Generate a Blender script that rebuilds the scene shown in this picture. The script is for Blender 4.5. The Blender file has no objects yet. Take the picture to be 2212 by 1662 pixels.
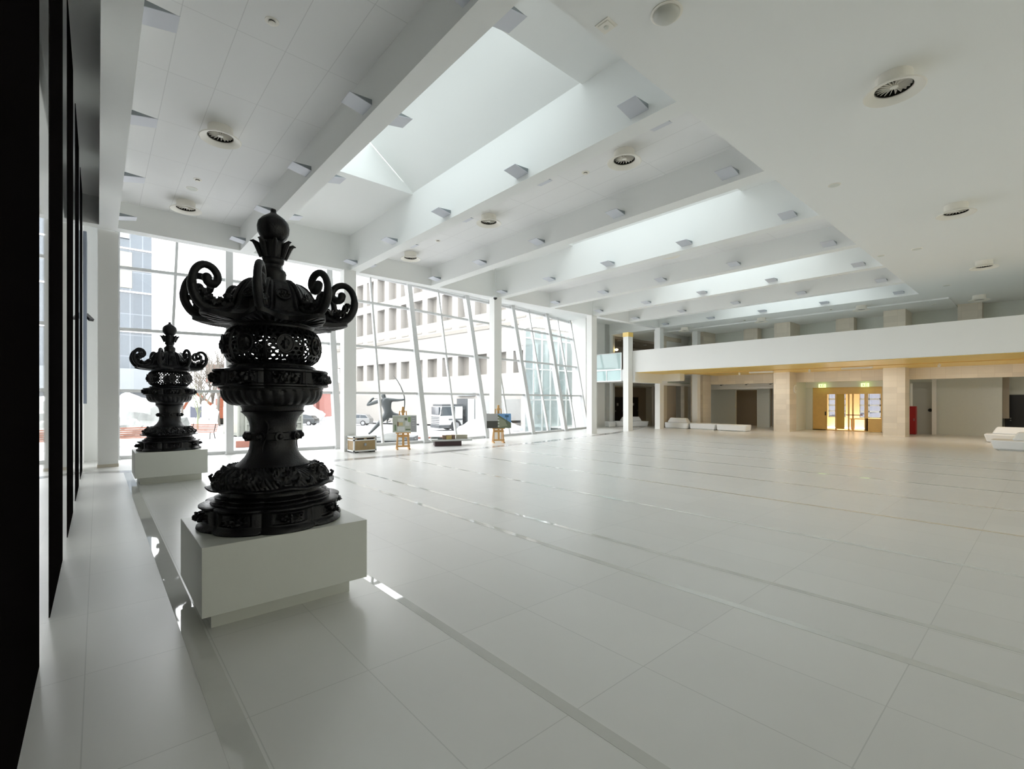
import bpy, bmesh, math, random
from mathutils import Vector, Matrix, noise
D = bpy.data; SC = bpy.context.scene; COL = SC.collection
PI = math.pi; sin, cos = math.sin, math.cos
random.seed(7)

# ---------------------------------------------------------------- camera, sky, exposure
cam = D.cameras.new('camera'); co = D.objects.new('camera', cam); COL.objects.link(co)
cam.sensor_fit = 'HORIZONTAL'; cam.sensor_width = 36.0
cam.lens = 36.0 * 1023.0 / 2212.0
cam.shift_y = (865.5 - 831.0) / 2212.0
cam.clip_start = 0.05; cam.clip_end = 600
co.location = (0, 0, 2.0)
co.rotation_euler = (PI / 2, 0, -math.atan2(895, 1023))
SC.camera = co
SC.view_settings.view_transform = 'Standard'; SC.view_settings.look = 'None'
SC.view_settings.gamma = 1.0; SC.view_settings.use_curve_mapping = False
SC.view_settings.exposure = 1.75
w = D.worlds.new('overcast_sky'); SC.world = w; w.use_nodes = True
bg = w.node_tree.nodes['Background']
bg.inputs['Color'].default_value = (0.985, 0.985, 1.0, 1); bg.inputs['Strength'].default_value = 2.6
SC.cycles.use_denoising = True; SC.cycles.use_adaptive_sampling = True; SC.cycles.adaptive_threshold = 0.02
SC.cycles.max_bounces = 12; SC.cycles.diffuse_bounces = 10; SC.cycles.glossy_bounces = 4
SC.cycles.transmission_bounces = 6; SC.cycles.transparent_max_bounces = 16
SC.cycles.caustics_reflective = False; SC.cycles.caustics_refractive = False
SC.cycles.sample_clamp_indirect = 6.0

def area_light(name, loc, rot, sx, sy, power, color):
    l = D.lights.new(name, 'AREA'); l.shape = 'RECTANGLE'; l.size = sx; l.size_y = sy; l.energy = power; l.color = color
    o = D.objects.new(name, l); COL.objects.link(o); o.location = loc; o.rotation_euler = rot
    return o

# ---------------------------------------------------------------- materials
def mat(name, col, rough=0.5, metal=0.0, spec=0.5, emit=None, estr=0.0, var=0.0, vscale=8.0, coat=0.0, bump=0.0, bscale=40.0):
    m = D.materials.new(name); m.use_nodes = True; nt = m.node_tree; b = nt.nodes['Principled BSDF']
    b.inputs['Base Color'].default_value = (*col, 1); b.inputs['Roughness'].default_value = rough
    b.inputs['Metallic'].default_value = metal; b.inputs['Specular IOR Level'].default_value = spec
    b.inputs['Coat Weight'].default_value = coat
    if emit: b.inputs['Emission Color'].default_value = (*emit, 1); b.inputs['Emission Strength'].default_value = estr
    if var or bump:
        tc = nt.nodes.new('ShaderNodeTexCoord')
        n = nt.nodes.new('ShaderNodeTexNoise'); n.inputs['Scale'].default_value = vscale; n.inputs['Detail'].default_value = 4
        nt.links.new(tc.outputs['Object'], n.inputs['Vector'])
    if var:
        r = nt.nodes.new('ShaderNodeMapRange'); r.inputs[3].default_value = 1 - var; r.inputs[4].default_value = 1 + var
        nt.links.new(n.outputs['Fac'], r.inputs[0])
        x = nt.nodes.new('ShaderNodeVectorMath'); x.operation = 'SCALE'; x.inputs[0].default_value = col
        nt.links.new(r.outputs[0], x.inputs['Scale']); nt.links.new(x.outputs[0], b.inputs['Base Color'])
    if bump:
        n2 = nt.nodes.new('ShaderNodeTexNoise'); n2.inputs['Scale'].default_value = bscale; n2.inputs['Detail'].default_value = 5
        nt.links.new(tc.outputs['Object'], n2.inputs['Vector'])
        bp = nt.nodes.new('ShaderNodeBump'); bp.inputs['Strength'].default_value = bump; bp.inputs['Distance'].default_value = 0.02
        nt.links.new(n2.outputs['Fac'], bp.inputs['Height']); nt.links.new(bp.outputs[0], b.inputs['Normal'])
    return m

def grid_mat(name, col, joint, px, py, ox, oy, jw, axes='XY', rough=0.5, spec=0.5, var=0.03, bias=0.0):
    """flat colour with thin joints on a rectangular grid of object coordinates"""
    m = D.materials.new(name); m.use_nodes = True; nt = m.node_tree; N = nt.nodes; L = nt.links; b = N['Principled BSDF']
    b.inputs['Roughness'].default_value = rough; b.inputs['Specular IOR Level'].default_value = spec
    tc = N.new('ShaderNodeTexCoord'); sp = N.new('ShaderNodeSeparateXYZ'); L.new(tc.outputs['Object'], sp.inputs[0])
    def M(op, a, b_=None, c=None):
        n = N.new('ShaderNodeMath'); n.operation = op
        for i, v in enumerate((a, b_, c)):
            if v is None: continue
            if isinstance(v, (int, float)): n.inputs[i].default_value = v
            else: L.new(v, n.inputs[i])
        return n.outputs[0]
    fl = []; cells = []
    for ax, p, o in ((axes[0], px, ox), (axes[1], py, oy)):
        t = M('DIVIDE', M('SUBTRACT', sp.outputs[ax], o), p)
        f = M('FRACT', t); cells.append(M('FLOOR', t))
        d = M('MULTIPLY', M('MINIMUM', f, M('SUBTRACT', 1.0, f)), p)
        fl.append(M('LESS_THAN', d, jw / 2))
    j = M('MAXIMUM', fl[0], fl[1])
    cmb = N.new('ShaderNodeCombineXYZ'); L.new(cells[0], cmb.inputs[0]); L.new(cells[1], cmb.inputs[1])
    wn = N.new('ShaderNodeTexWhiteNoise'); wn.noise_dimensions = '2D'; L.new(cmb.outputs[0], wn.inputs['Vector'])
    ns = N.new('ShaderNodeTexNoise'); ns.inputs['Scale'].default_value = 1.3; ns.inputs['Detail'].default_value = 6
    L.new(tc.outputs['Object'], ns.inputs['Vector'])
    k = M('ADD', M('MULTIPLY', M('SUBTRACT', wn.outputs['Value'], 0.5), var), M('MULTIPLY', M('SUBTRACT', ns.outputs['Fac'], 0.5), var * 1.5))
    k = M('ADD', k, 1.0)
    x = N.new('ShaderNodeVectorMath'); x.operation = 'SCALE'; x.inputs[0].default_value = col; L.new(k, x.inputs['Scale'])
    mx = N.new('ShaderNodeMix'); mx.data_type = 'RGBA'; L.new(j, mx.inputs['Factor'])
    L.new(x.outputs[0], mx.inputs['A']); mx.inputs['B'].default_value = (*joint, 1)
    L.new(mx.outputs['Result'], b.inputs['Base Color'])
    return m

def glass_mat(name, tint=(0.97, 0.985, 0.98), ior=1.45, frost=0.0):
    m = D.materials.new(name); m.use_nodes = True; nt = m.node_tree; N = nt.nodes; L = nt.links
    N.remove(N['Principled BSDF']); out = N['Material Output']
    fr = N.new('ShaderNodeFresnel')          # same reflectance from both sides of the pane
    ge = N.new('ShaderNodeNewGeometry'); mr = N.new('ShaderNodeMapRange'); mr.inputs[3].default_value = ior; mr.inputs[4].default_value = 1/ior
    L.new(ge.outputs['Backfacing'], mr.inputs[0]); L.new(mr.outputs[0], fr.inputs['IOR'])
    tr = N.new('ShaderNodeBsdfTransparent'); tr.inputs[0].default_value = (*tint, 1)
    gl = N.new('ShaderNodeBsdfGlossy'); gl.inputs['Roughness'].default_value = 0.0
    mx = N.new('ShaderNodeMixShader'); L.new(fr.outputs[0], mx.inputs[0]); L.new(gl.outputs[0], mx.inputs[2])
    if frost:
        tl = N.new('ShaderNodeBsdfTranslucent'); tl.inputs[0].default_value = (*tint, 1)
        df = N.new('ShaderNodeBsdfDiffuse'); df.inputs[0].default_value = (*tint, 1)
        a = N.new('ShaderNodeMixShader'); a.inputs[0].default_value = 0.5; L.new(tl.outputs[0], a.inputs[1]); L.new(df.outputs[0], a.inputs[2])
        c = N.new('ShaderNodeMixShader'); c.inputs[0].default_value = frost; L.new(tr.outputs[0], c.inputs[1]); L.new(a.outputs[0], c.inputs[2])
        L.new(c.outputs[0], mx.inputs[1])
    else: L.new(tr.outputs[0], mx.inputs[1])
    L.new(mx.outputs[0], out.inputs['Surface'])
    return m

M_white = mat('white_plaster', (0.87, 0.88, 0.87), 0.75, spec=0.25)
M_wallw = mat('white_wall_paint', (0.85, 0.85, 0.83), 0.7, spec=0.25)
M_steel = mat('white_painted_steel', (0.83, 0.84, 0.84), 0.4)
M_post = mat('grey_white_coated_steel', (0.60, 0.61, 0.61), 0.4)
M_extd = mat('dark_grey_truck_trim', (0.055, 0.06, 0.065), 0.6)
M_floor = grid_mat('honed_limestone_tiles', (0.75, 0.745, 0.725), (0.60, 0.60, 0.58), 0.79, 1.31, 2.30, 2.03, 0.007, rough=0.28, spec=0.7, var=0.04)
M_strip = mat('polished_stone_strip', (0.66, 0.66, 0.63), 0.03, spec=0.7, var=0.04)
M_arc = mat('polished_grey_stone_strip', (0.44, 0.43, 0.42), 0.12, spec=0.6, var=0.05)
M_ctile = grid_mat('ceiling_panels', (0.86, 0.86, 0.86), (0.72, 0.72, 0.72), 0.72, 1.9, 0.95, 8.55, 0.012, rough=0.8, spec=0.2, var=0.01)
M_black = mat('black_granite', (0.006, 0.005, 0.005), 0.85, spec=0.0, var=0.5, vscale=60)
M_polwh = mat('polished_white_wall_panel', (0.72, 0.73, 0.72), 0.02, spec=0.9, coat=1.0)
M_beige = grid_mat('beige_stone_cladding', (0.68, 0.62, 0.52), (0.56, 0.50, 0.40), 0.62, 0.33, 0.1, 0.1, 0.008, axes='YZ', rough=0.6, var=0.12)
M_gold = mat('gold_timber_soffit', (0.88, 0.62, 0.16), 0.35, var=0.12, vscale=3, spec=0.6)
M_goldl = mat('honey_timber', (0.72, 0.47, 0.16), 0.45, var=0.1, vscale=5)
M_brownw = mat('taupe_wall_paint', (0.36, 0.31, 0.25), 0.8, var=0.05)
M_darkdoor = mat('dark_brown_door', (0.018, 0.011, 0.010), 0.4)
M_grey = mat('grey_paint', (0.50, 0.51, 0.49), 0.7)
M_greyw = mat('light_grey_wall', (0.70, 0.72, 0.67), 0.7, var=0.03)
M_glass = glass_mat('clear_window_glass')
M_front = glass_mat('coated_front_glass', (0.90, 0.91, 0.91))
M_reartint = glass_mat('tinted_fill_glass', (0.40, 0.40, 0.37))  # glass of the added rear glazing, tinted to weaken its fill
M_skyglass = glass_mat('tinted_skylight_glass', (0.55, 0.58, 0.58))
M_glassb = glass_mat('balustrade_glass', (0.80, 0.92, 0.92), frost=0.65)
M_green = glass_mat('green_tinted_glass', (0.45, 0.72, 0.50), frost=0.6)
M_bronze = mat('dark_patinated_bronze', (0.007, 0.007, 0.009), 0.33, metal=0.0, spec=0.35, var=0.4, vscale=6, bump=0.25, bscale=55)
M_ped = mat('satin_white_plinth', (0.66, 0.67, 0.62), 0.42, var=0.02)
M_light = mat('lavender_grey_metal', (0.62, 0.64, 0.70), 0.4)
M_lightd = mat('grey_metal_side', (0.26, 0.29, 0.31), 0.5)
M_cream = mat('cream_plastic', (0.86, 0.83, 0.76), 0.4)
M_dk = mat('dark_grille', (0.02, 0.018, 0.015), 0.8, spec=0.1)
M_sofa = mat('white_leatherette', (0.80, 0.82, 0.84), 0.38)
M_wood = mat('pine_wood', (0.62, 0.36, 0.13), 0.5, var=0.15, vscale=12)
M_ply = mat('brown_plywood', (0.36, 0.25, 0.12), 0.6, var=0.15, vscale=10)
M_alu = mat('white_aluminium_edge', (0.78, 0.79, 0.78), 0.35)
M_blackp = mat('black_plastic', (0.01, 0.01, 0.01), 0.4)
M_red = mat('red_lacquer', (0.33, 0.012, 0.015), 0.35)
M_snow = mat('snow', (0.86, 0.88, 0.90), 0.8, spec=0.2, bump=0.5, bscale=3)
M_ground = mat('snowy_paving', (0.3478, 0.3531, 0.3584), 0.8, var=0.25, vscale=0.5)
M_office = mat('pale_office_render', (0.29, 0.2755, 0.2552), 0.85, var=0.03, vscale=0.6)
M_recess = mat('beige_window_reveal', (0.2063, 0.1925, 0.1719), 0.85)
M_winglass = mat('grey_window_glass', (0.045, 0.055, 0.065), 0.08, spec=0.8)
M_blueg = grid_mat('blue_grey_curtain_wall', (0.040, 0.056, 0.072), (0.10, 0.12, 0.14), 1.5, 3.2, 0.2, 0.3, 0.12, axes='XZ', rough=0.15, spec=0.8, var=0.25)
M_brick = mat('red_brick_render', (0.1782, 0.0616, 0.0486), 0.85, var=0.12, vscale=1.2)
M_bark = mat('pale_winter_bark', (0.1391, 0.124, 0.1058), 0.9)
M_orange = mat('orange_red_paint', (0.243, 0.0648, 0.0259), 0.5)
M_benchw = mat('orange_brown_slat', (0.2009, 0.0713, 0.0389), 0.6)
M_cont = mat('grey_green_container', (0.1512, 0.1584, 0.1368), 0.6, var=0.1)
M_cardk = mat('dark_grey_car_paint', (0.0302, 0.0353, 0.0378), 0.25, coat=0.5)
M_carwh = mat('silver_car_paint', (0.1782, 0.1814, 0.1814), 0.3, coat=0.5)
M_trwh = mat('white_truck_paint', (0.48, 0.486, 0.48), 0.35)
M_tyre = mat('tyre_rubber', (0.02, 0.02, 0.0225), 0.8)
M_rim = mat('alloy_rim', (0.25, 0.255, 0.26), 0.35)
M_stat = mat('grey_patina_statue', (0.0842, 0.094, 0.0972), 0.55, var=0.15, vscale=5)
M_rock = mat('snowy_rock', (0.2246, 0.2333, 0.2246), 0.85, var=0.35, vscale=2.5, bump=0.6, bscale=4)
M_warm = mat('warm_lamp_glass', (1, 0.85, 0.6), 0.5, emit=(1.0, 0.72, 0.30), estr=4)
M_exit = mat('lit_exit_sign', (0.3, 0.4, 0.15), 0.5, emit=(0.75, 1.0, 0.35), estr=.55)
M_paper = mat('grey_printed_sheet', (0.45, 0.43, 0.44), 0.7)
M_signg = mat('exit_sign_green', (0.06, 0.16, 0.03), 0.5, emit=(0.1, 0.4, 0.05), estr=0.12)

# ---------------------------------------------------------------- mesh helpers
class MB:
    def __init__(s): s.v = []; s.f = []
    def add(s, vs, fs):
        n = len(s.v); s.v += [tuple(v) for v in vs]; s.f += [tuple(n + i for i in f) for f in fs]; return s
    def box(s, x0, x1, y0, y1, z0, z1):
        return s.add([(x0,y0,z0),(x1,y0,z0),(x1,y1,z0),(x0,y1,z0),(x0,y0,z1),(x1,y0,z1),(x1,y1,z1),(x0,y1,z1)],
              [(0,3,2,1),(4,5,6,7),(0,1,5,4),(1,2,6,5),(2,3,7,6),(3,0,4,7)])
    def bar(s, a, b, w, h, up=(0,0,1)):
        a = Vector(a); b = Vector(b); d = (b - a).normalized(); u = Vector(up)
        sd = d.cross(u); sd = sd.normalized() if sd.length > 1e-6 else Vector((1,0,0)); u2 = sd.cross(d).normalized()
        vs = []
        for p in (a, b):
            for i, j in ((-1,-1),(1,-1),(1,1),(-1,1)): vs.append(p + sd * (i * w / 2) + u2 * (j * h / 2))
        return s.add(vs, [(3,2,1,0),(4,5,6,7),(0,1,5,4),(1,2,6,5),(2,3,7,6),(3,0,4,7)])
    def prism(s, poly, z0, z1, f=None):
        """poly: 2D points; f maps (a,b,t) to 3D, t in {z0,z1}"""
        f = f or (lambda a, b, t: (a, b, t)); n = len(poly)
        vs = [f(a, b, z0) for a, b in poly] + [f(a, b, z1) for a, b in poly]
        return s.add(vs, [tuple(range(n))[::-1], tuple(range(n, 2*n))] + [(i, (i+1) % n, n + (i+1) % n, n + i) for i in range(n)])
    def tube(s, pts, rad, n=8, caps=True):
        pts = [Vector(p) for p in pts]; m = len(pts)
        if not hasattr(rad, '__len__'): rad = [rad] * m
        vs = []; ref = None
        for i, p in enumerate(pts):
            t = (pts[min(i+1, m-1)] - pts[max(i-1, 0)]).normalized()
            if ref is None: ref = t.orthogonal().normalized()
            ref = (ref - t * ref.dot(t)); ref = ref.normalized() if ref.length > 1e-5 else t.orthogonal().normalized()
            b = t.cross(ref)
            for k in range(n):
                a = 2 * PI * k / n; vs.append(p + (ref * cos(a) + b * sin(a)) * rad[i])
        fs = [(i*n + k, i*n + (k+1) % n, (i+1)*n + (k+1) % n, (i+1)*n + k) for i in range(m-1) for k in range(n)]
        if caps: fs += [tuple(range(n))[::-1], tuple(range((m-1)*n, m*n))]
        return s.add(vs, fs)
    def lathe(s, prof, n=32, c=(0,0,0), mod=None, caps=True, phase=0.0):
        vs = []; m = len(prof)
        for i, (r, z) in enumerate(prof):
            for k in range(n):
                a = 2 * PI * k / n + phase; rr, zz = (r, z) if mod is None else mod(r, z, a, i)
                vs.append((c[0] + rr * cos(a), c[1] + rr * sin(a), c[2] + zz))
        fs = [(i*n + k, i*n + (k+1) % n, (i+1)*n + (k+1) % n, (i+1)*n + k) for i in range(m-1) for k in range(n)]
        if caps: fs += [tuple(range(n))[::-1], tuple(range((m-1)*n, m*n))]
        return s.add(vs, fs)
    def disc(s, c, axis, r, t, n=24):
        c = Vector(c); axis = Vector(axis).normalized(); return s.tube([c - axis*t/2, c + axis*t/2], r, n)
    def ball(s, c, r, n=12, sz=1.0, jit=0.0, seed=0):
        prof = [(max(1e-3, sin(PI*i/n))*r, -cos(PI*i/n)*r*sz) for i in range(n+1)]
        def md(rr, z, a, i):
            if not jit: return rr, z
            k = 1 + jit * noise.noise(Vector((rr*cos(a), rr*sin(a), z)) * (2.2 / r) + Vector((seed, seed*1.7, 0))); return rr*k, z*k
        return s.lathe(prof, 2*n, c, md)
    def build(s, name, m, parent=None, loc=None, smooth=False, bevel=0.0, sub=0, rotz=None, solid=0.0):
        me = D.meshes.new(name); me.from_pydata(s.v, [], s.f); me.update()
        bm = bmesh.new(); bm.from_mesh(me); bmesh.ops.recalc_face_normals(bm, faces=bm.faces); bm.to_mesh(me); bm.free()
        for p in me.polygons: p.use_smooth = smooth
        me.materials.append(m)
        o = D.objects.new(name, me); COL.objects.link(o)
        if parent: o.parent = parent
        if loc: o.location = loc
        if rotz is not None: o.rotation_euler = (0, 0, rotz)
        if solid: md = o.modifiers.new('solid', 'SOLIDIFY'); md.thickness = solid; md.offset = 0
        if bevel: md = o.modifiers.new('bevel', 'BEVEL'); md.width = bevel; md.segments = 2; md.limit_method = 'ANGLE'
        if sub: md = o.modifiers.new('sub', 'SUBSURF'); md.levels = sub; md.render_levels = sub
        if smooth and not sub:
            try:
                md = None; me.set_sharp_from_angle(angle=0.7)
            except Exception: pass
        return o
def tag(o, label, cat, group=None, kind=None):
    o['label'] = label; o['category'] = cat
    if group: o['group'] = group
    if kind: o['kind'] = kind
    return o
def empty(name, loc, rz=0, **k):
    o = D.objects.new(name, None); COL.objects.link(o); o.location = loc; o.rotation_euler = (0, 0, rz); return o
def st(o, label, cat): return tag(o, label, cat, kind='structure')
def copy_tree(o, parent=None):
    c = o.copy(); COL.objects.link(c); c.parent = parent
    for ch in [x for x in D.objects if x.parent == o]: copy_tree(ch, c)
    return c
def boxo(name, m, dims, label=None, cat=None, parent=None, bevel=0.0):
    o = MB().box(*dims).build(name, m, parent, bevel=bevel)
    if label: st(o, label, cat)
    return o

# ================================================================ SETTING
# --- facade plan: base line and (leaning) top line of the glass
NODE = [(0.50, 21.00, 20.85), (3.68, 20.35, 20.45), (7.51, 19.75, 20.85), (11.57, 19.58, 21.25), (15.60, 20.05, 21.95),
        (19.40, 20.50, 22.40), (23.00, 21.20, 22.95), (26.25, 22.05, 23.75)]
HT = 7.90
base = [(x, b) for x, b, t in NODE]
fl = [(-0.9, -12), (40, -12), (40, 29), (26.4, 29), (26.4, 22.1)] + base[::-1] + [(-0.9, 21.2)]
st(MB().prism(fl, -0.12, 0.0).build('floor', M_floor), 'pale stone tile floor of the hall with thin joints', 'floor')
for x0, x1 in ((0.54, 0.70), (2.25, 2.34), (4.63, 4.73), (5.50, 5.58), (7.86, 7.94), (10.2, 10.28), (12.46, 12.55), (14.85, 14.93),
               (17.2, 17.28), (19.6, 19.68), (21.9, 21.98)):
    ye = 16.9 if x0 < 1 else 15.3 if x0 < 13 else 15.7
    boxo('floor_strip', M_strip, (x0, x1, -6 if x0 > 1 else 1.0, ye, -0.02, 0.0015), 'narrow mirror-polished stone strip let into the floor tiles', 'floor strip')
arc = [(-0.3, 17.45), (1.2, 16.6), (3.0, 15.95), (5.5, 15.5), (8.2, 15.4), (11, 15.45), (16, 16.0), (20, 16.7), (24, 17.55), (28, 18.85), (32.2, 20.8), (35, 22.4)]
pl = arc + [(x, y + 0.5) for x, y in arc[::-1]]
st(MB().prism(pl, -0.02, 0.0022).build('floor_strip', M_arc), 'curved grey polished stone band in the floor along the glass front', 'floor strip')

# --- left wall: black granite slabs alternating with polished white panels
cuts = [(-4.9, -2.8), (-1.6, 0.5), (1.7-0.2, 2.0)][:1] + [(-1.6, 0.5), (2.85, 5.02), (6.08, 8.18), (9.46, 11.52), (12.78, 15.0), (16.2, 18.32)]
for i, (a, b) in enumerate(cuts):
    boxo('wall_left', M_black, (-0.55, -0.33, a, b, 0, HT), 'matt black granite slab of the side wall, one of the row', 'wall slab')
gp = [(-12, -4.9)] + [(cuts[i][1], cuts[i+1][0]) for i in range(len(cuts)-1)]
for a, b in gp:
    boxo('wall_left', M_polwh, (-0.50, -0.335, a, b, 0, HT), 'polished white reflecting panel between the black granite slabs', 'wall panel')
boxo('wall_left', M_white, (-0.55, -0.34, 18.32, 21.2, 7.1, HT), 'white header above the side glazing at the end of the black slabs', 'wall')
boxo('wall_left', M_white, (-0.75, -0.52, 17.5, 18.4, 0, HT), 'white return behind the last black slab', 'wall')
boxo('wall_left', M_wallw, (-0.50, -0.335, 18.32, 21.2, 0, 7.1), 'reflecting white panel beyond the last black slab', 'wall panel')
sw = MB().prism([(19.55, 1.9), (19.2, 7.1), (20.6, 7.1)], -0.33, -0.25, lambda a, b, t: (t, a, b)).build('trim_6', mat('blue_grey_steel', (0.20, 0.23, 0.29), 0.4))
st(sw, 'blue-grey leaning steel fin widening upward past the last black slab', 'fin')
fl_ = empty('flood_lamp', (-0.24, 19.6, 4.55)); tag(fl_, 'small black flood lamp fixed near the blue-grey fin', 'lamp')
MB().bar((-.1, 0, .05), (.02, .0, .05), .03, .03).build('bracket', M_blackp, fl_); MB().bar((-.05, .1, .12), (.1, -.15, -.08), .12, .08).build('head', M_blackp, fl_)

# --- ceilings and beams
BE = [(0.03, 0.45), (3.65, 4.05), (7.43, 7.83), (11.15, 11.58), (14.93, 15.33), (18.65, 19.05), (22.35, 22.75), (26.05, 26.45), (29.6, 30.0)]
YB0, YB1 = 4.23, 18.2
ordn = ['first', 'second', 'third', 'fourth', 'fifth', 'sixth', 'seventh', 'eighth', 'ninth']
for i, (a, b) in enumerate(BE[:-1]):
    top = 8.75
    boxo('ceiling_beam', M_white, (a, b, YB0, YB1, 7.1, top), 'white ceiling beam, %s counted from the black granite wall' % ordn[i], 'beam')
boxo('ceiling_beam', M_white, (29.6, 30.0, YB0, YB1, 7.1, 8.75), 'white beam face at the end of the ceiling bays by the balcony', 'beam')
boxo('ceiling_beam', M_white, (-0.75, 30.0, YB1, YB1 + 0.4, 7.1, 8.75), 'long white head beam over the glass front', 'beam')
boxo('ceiling', M_white, (-0.75, 40, -12, YB0 - 0.2, 7.1, 7.5), 'smooth white low ceiling over the near side of the hall', 'ceiling')
boxo('ceiling', M_white, (-0.75, 30, YB0 - 0.2, YB0, 7.1, 8.75), 'white step between low ceiling and ceiling bays', 'ceiling')
boxo('ceiling', M_white, (30.0, 40, YB0 - 0.2, 26.3, 7.1, 7.5), 'white ceiling over the balcony', 'ceiling')
boxo('ceiling', M_white, (-0.75, 0.03, YB0, YB1, HT, 8.3), 'white ceiling strip over the black granite wall', 'ceiling')
for i in range(8):
    a, b = BE[i][1], BE[i+1][0]
    if i % 2 == 0:
        boxo('ceiling', M_ctile, (a, b, YB0, YB1, HT, 8.3), 'panelled white ceiling of the %s flat bay' % ordn[i // 2], 'ceiling')
    else:
        z = 8.45; y0, y1 = 6.33, 13.2
        boxo('ceiling', M_white, (a, b, YB0, y0, z, z + .3), 'white ceiling of the %s skylight bay, side away from the glass front' % ordn[i // 2], 'ceiling')
        boxo('ceiling', M_white, (a, b, y1, YB1, z, z + .3), 'white ceiling of the %s skylight bay, by the glass front' % ordn[i // 2], 'ceiling')
        xa, za = b - 1.42, 9.58
        r = empty('window_%d' % (9 + i // 2), ((a + b) / 2, (y0 + y1) / 2, z)); st(r, 'tilted roof skylight over the %s skylight bay' % ordn[i // 2], 'skylight')
        ox, oy = (a + b) / 2, (y0 + y1) / 2
        MB().add([(b - ox, y0 - oy, 0.05), (b - ox, y1 - oy, 0.05), (xa - ox, y1 - oy, za - z), (xa - ox, y0 - oy, za - z),
                  (b - ox + .1, y0 - oy, 0.25), (b - ox + .1, y1 - oy, 0.25), (xa - ox + .1, y1 - oy, za - z + .2), (xa - ox + .1, y0 - oy, za - z + .2)],
                 [(0,1,2,3),(7,6,5,4),(0,4,5,1),(1,5,6,2),(2,6,7,3),(3,7,4,0)]).build('slope', M_white, r)
        for yy, d in ((y0 - .01, -.15), (y1 + .01, .15)):
            MB().prism([(a - ox, 0.02), (b - ox, 0.02), (b - ox, 0.1), (xa - ox, za - z), (a - ox, 0.5)], yy - oy, yy - oy + d, lambda p, q, t: (p, t, q)).build('gable', M_white, r)
        MB().box(a - ox - .05, a - ox, y0 - oy, y1 - oy, 0, 0.5).build('curb', M_white, r)
        MB().add([(a - ox, y0 - oy, 0.5), (a - ox, y1 - oy, 0.5), (xa - ox, y1 - oy, za - z), (xa - ox, y0 - oy, za - z)], [(0,1,2,3)]).build('pane', M_skyglass, r, solid=0.02)
st(MB().prism([(-0.75, YB1+.4), (30.3, YB1+.4), (30.3, 23.3), (26.3, 24.0)] + [(x, t+.12) for x, b, t in NODE[::-1]] + [(-0.75, 21.3)], HT, 8.3).build('ceiling', M_white), 'white soffit between head beam and top of the glass front', 'ceiling')
# unseen enclosure; rear glazing is added to bring in fill light
for x0, x1, z0, z1 in ((-0.9, 2, 0, 7.1), (2, 38, 0, 0.3), (2, 38, 6.6, 7.1), (38, 40, 0, 7.1)):
    boxo('wall_rear', M_wallw, (x0, x1, -12.3, -12, z0, z1), 'white rear wall around the added fill glazing', 'wall')
r = empty('window_20', (20, -12.1, 0)); st(r, 'added unseen rear glazing letting fill light into the hall', 'window')
mb = MB()
for k in range(13): mb.box(-18 + 3*k - .08, -18 + 3*k + .08, -.1, .1, .3, 6.6)
for z in (2.3, 4.4): mb.box(-18, 18, -.06, .06, z-.05, z+.05)
mb.build('frame', M_steel, r); MB().box(-18, 18, -.01, .01, .3, 6.6).build('pane', M_reartint, r)

# --- glass front: seven bays and the leaning columns between them
def fp(i, t, z):
    """point on the facade: bay i, fraction t, height z"""
    x0, b0, t0 = NODE[i]; x1, b1, t1 = NODE[i+1]; k = z / HT
    return Vector((x0 + (x1-x0)*t, (b0 + (b1-b0)*t) * (1-k) + (t0 + (t1-t0)*t) * k, z))
TZ = [0.06, 2.33, 4.42, 6.50, 7.78]
for i in range(7):
    o = fp(i, .5, 0); r = empty('window_%d' % (i+1), o)
    st(r, 'glazed bay of the leaning glass front, %s from the black granite wall' % ordn[i], 'window')
    mb = MB()
    for z in TZ:
        mb.bar(fp(i, 0, z) - o - Vector((0, .07, 0)), fp(i, 1, z) - o - Vector((0, .07, 0)), 0.16, 0.10 if z > 1 else 0.12)
    mb.build('transom', M_post, r)
    m0, m1 = fp(i, .5, 0.1) - o, fp(i, .5, HT) - o
    if i == 0: m0.x -= 0.25; m1.x += 0.05
    MB().bar(m0 - Vector((0, .06, 0)), m1 - Vector((0, .06, 0)), 0.085, 0.14, up=(0, 1, 0)).build('mullion', M_post, r)
    MB().add([fp(i,0,.05)-o, fp(i,1,.05)-o, fp(i,1,HT)-o, fp(i,0,HT)-o], [(0,1,2,3)]).build('pane', M_front, r, solid=0.02)
for i, (x, b, t) in enumerate(NODE):
    c = empty('column', (x, b, 0)); 
    st(c, 'white steel post of the glass front, %s from the black granite wall' % ordn[i], 'post')
    wd = 0.12 if i in (0, 7) else 0.24
    MB().bar((0, -.16, 0), (0, t - b - .16, HT), wd, 0.32, up=(0, 1, 0)).build('post', M_post, c)
    MB().box(-wd*.7, wd*.7, -.36, .02, 0, .03).build('base_plate', M_post, c)
boxo('wall_left', M_white, (-0.55, 0.44, 20.95, 21.2, 0, HT), 'white jamb wall beside the first glass bay', 'wall')

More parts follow.
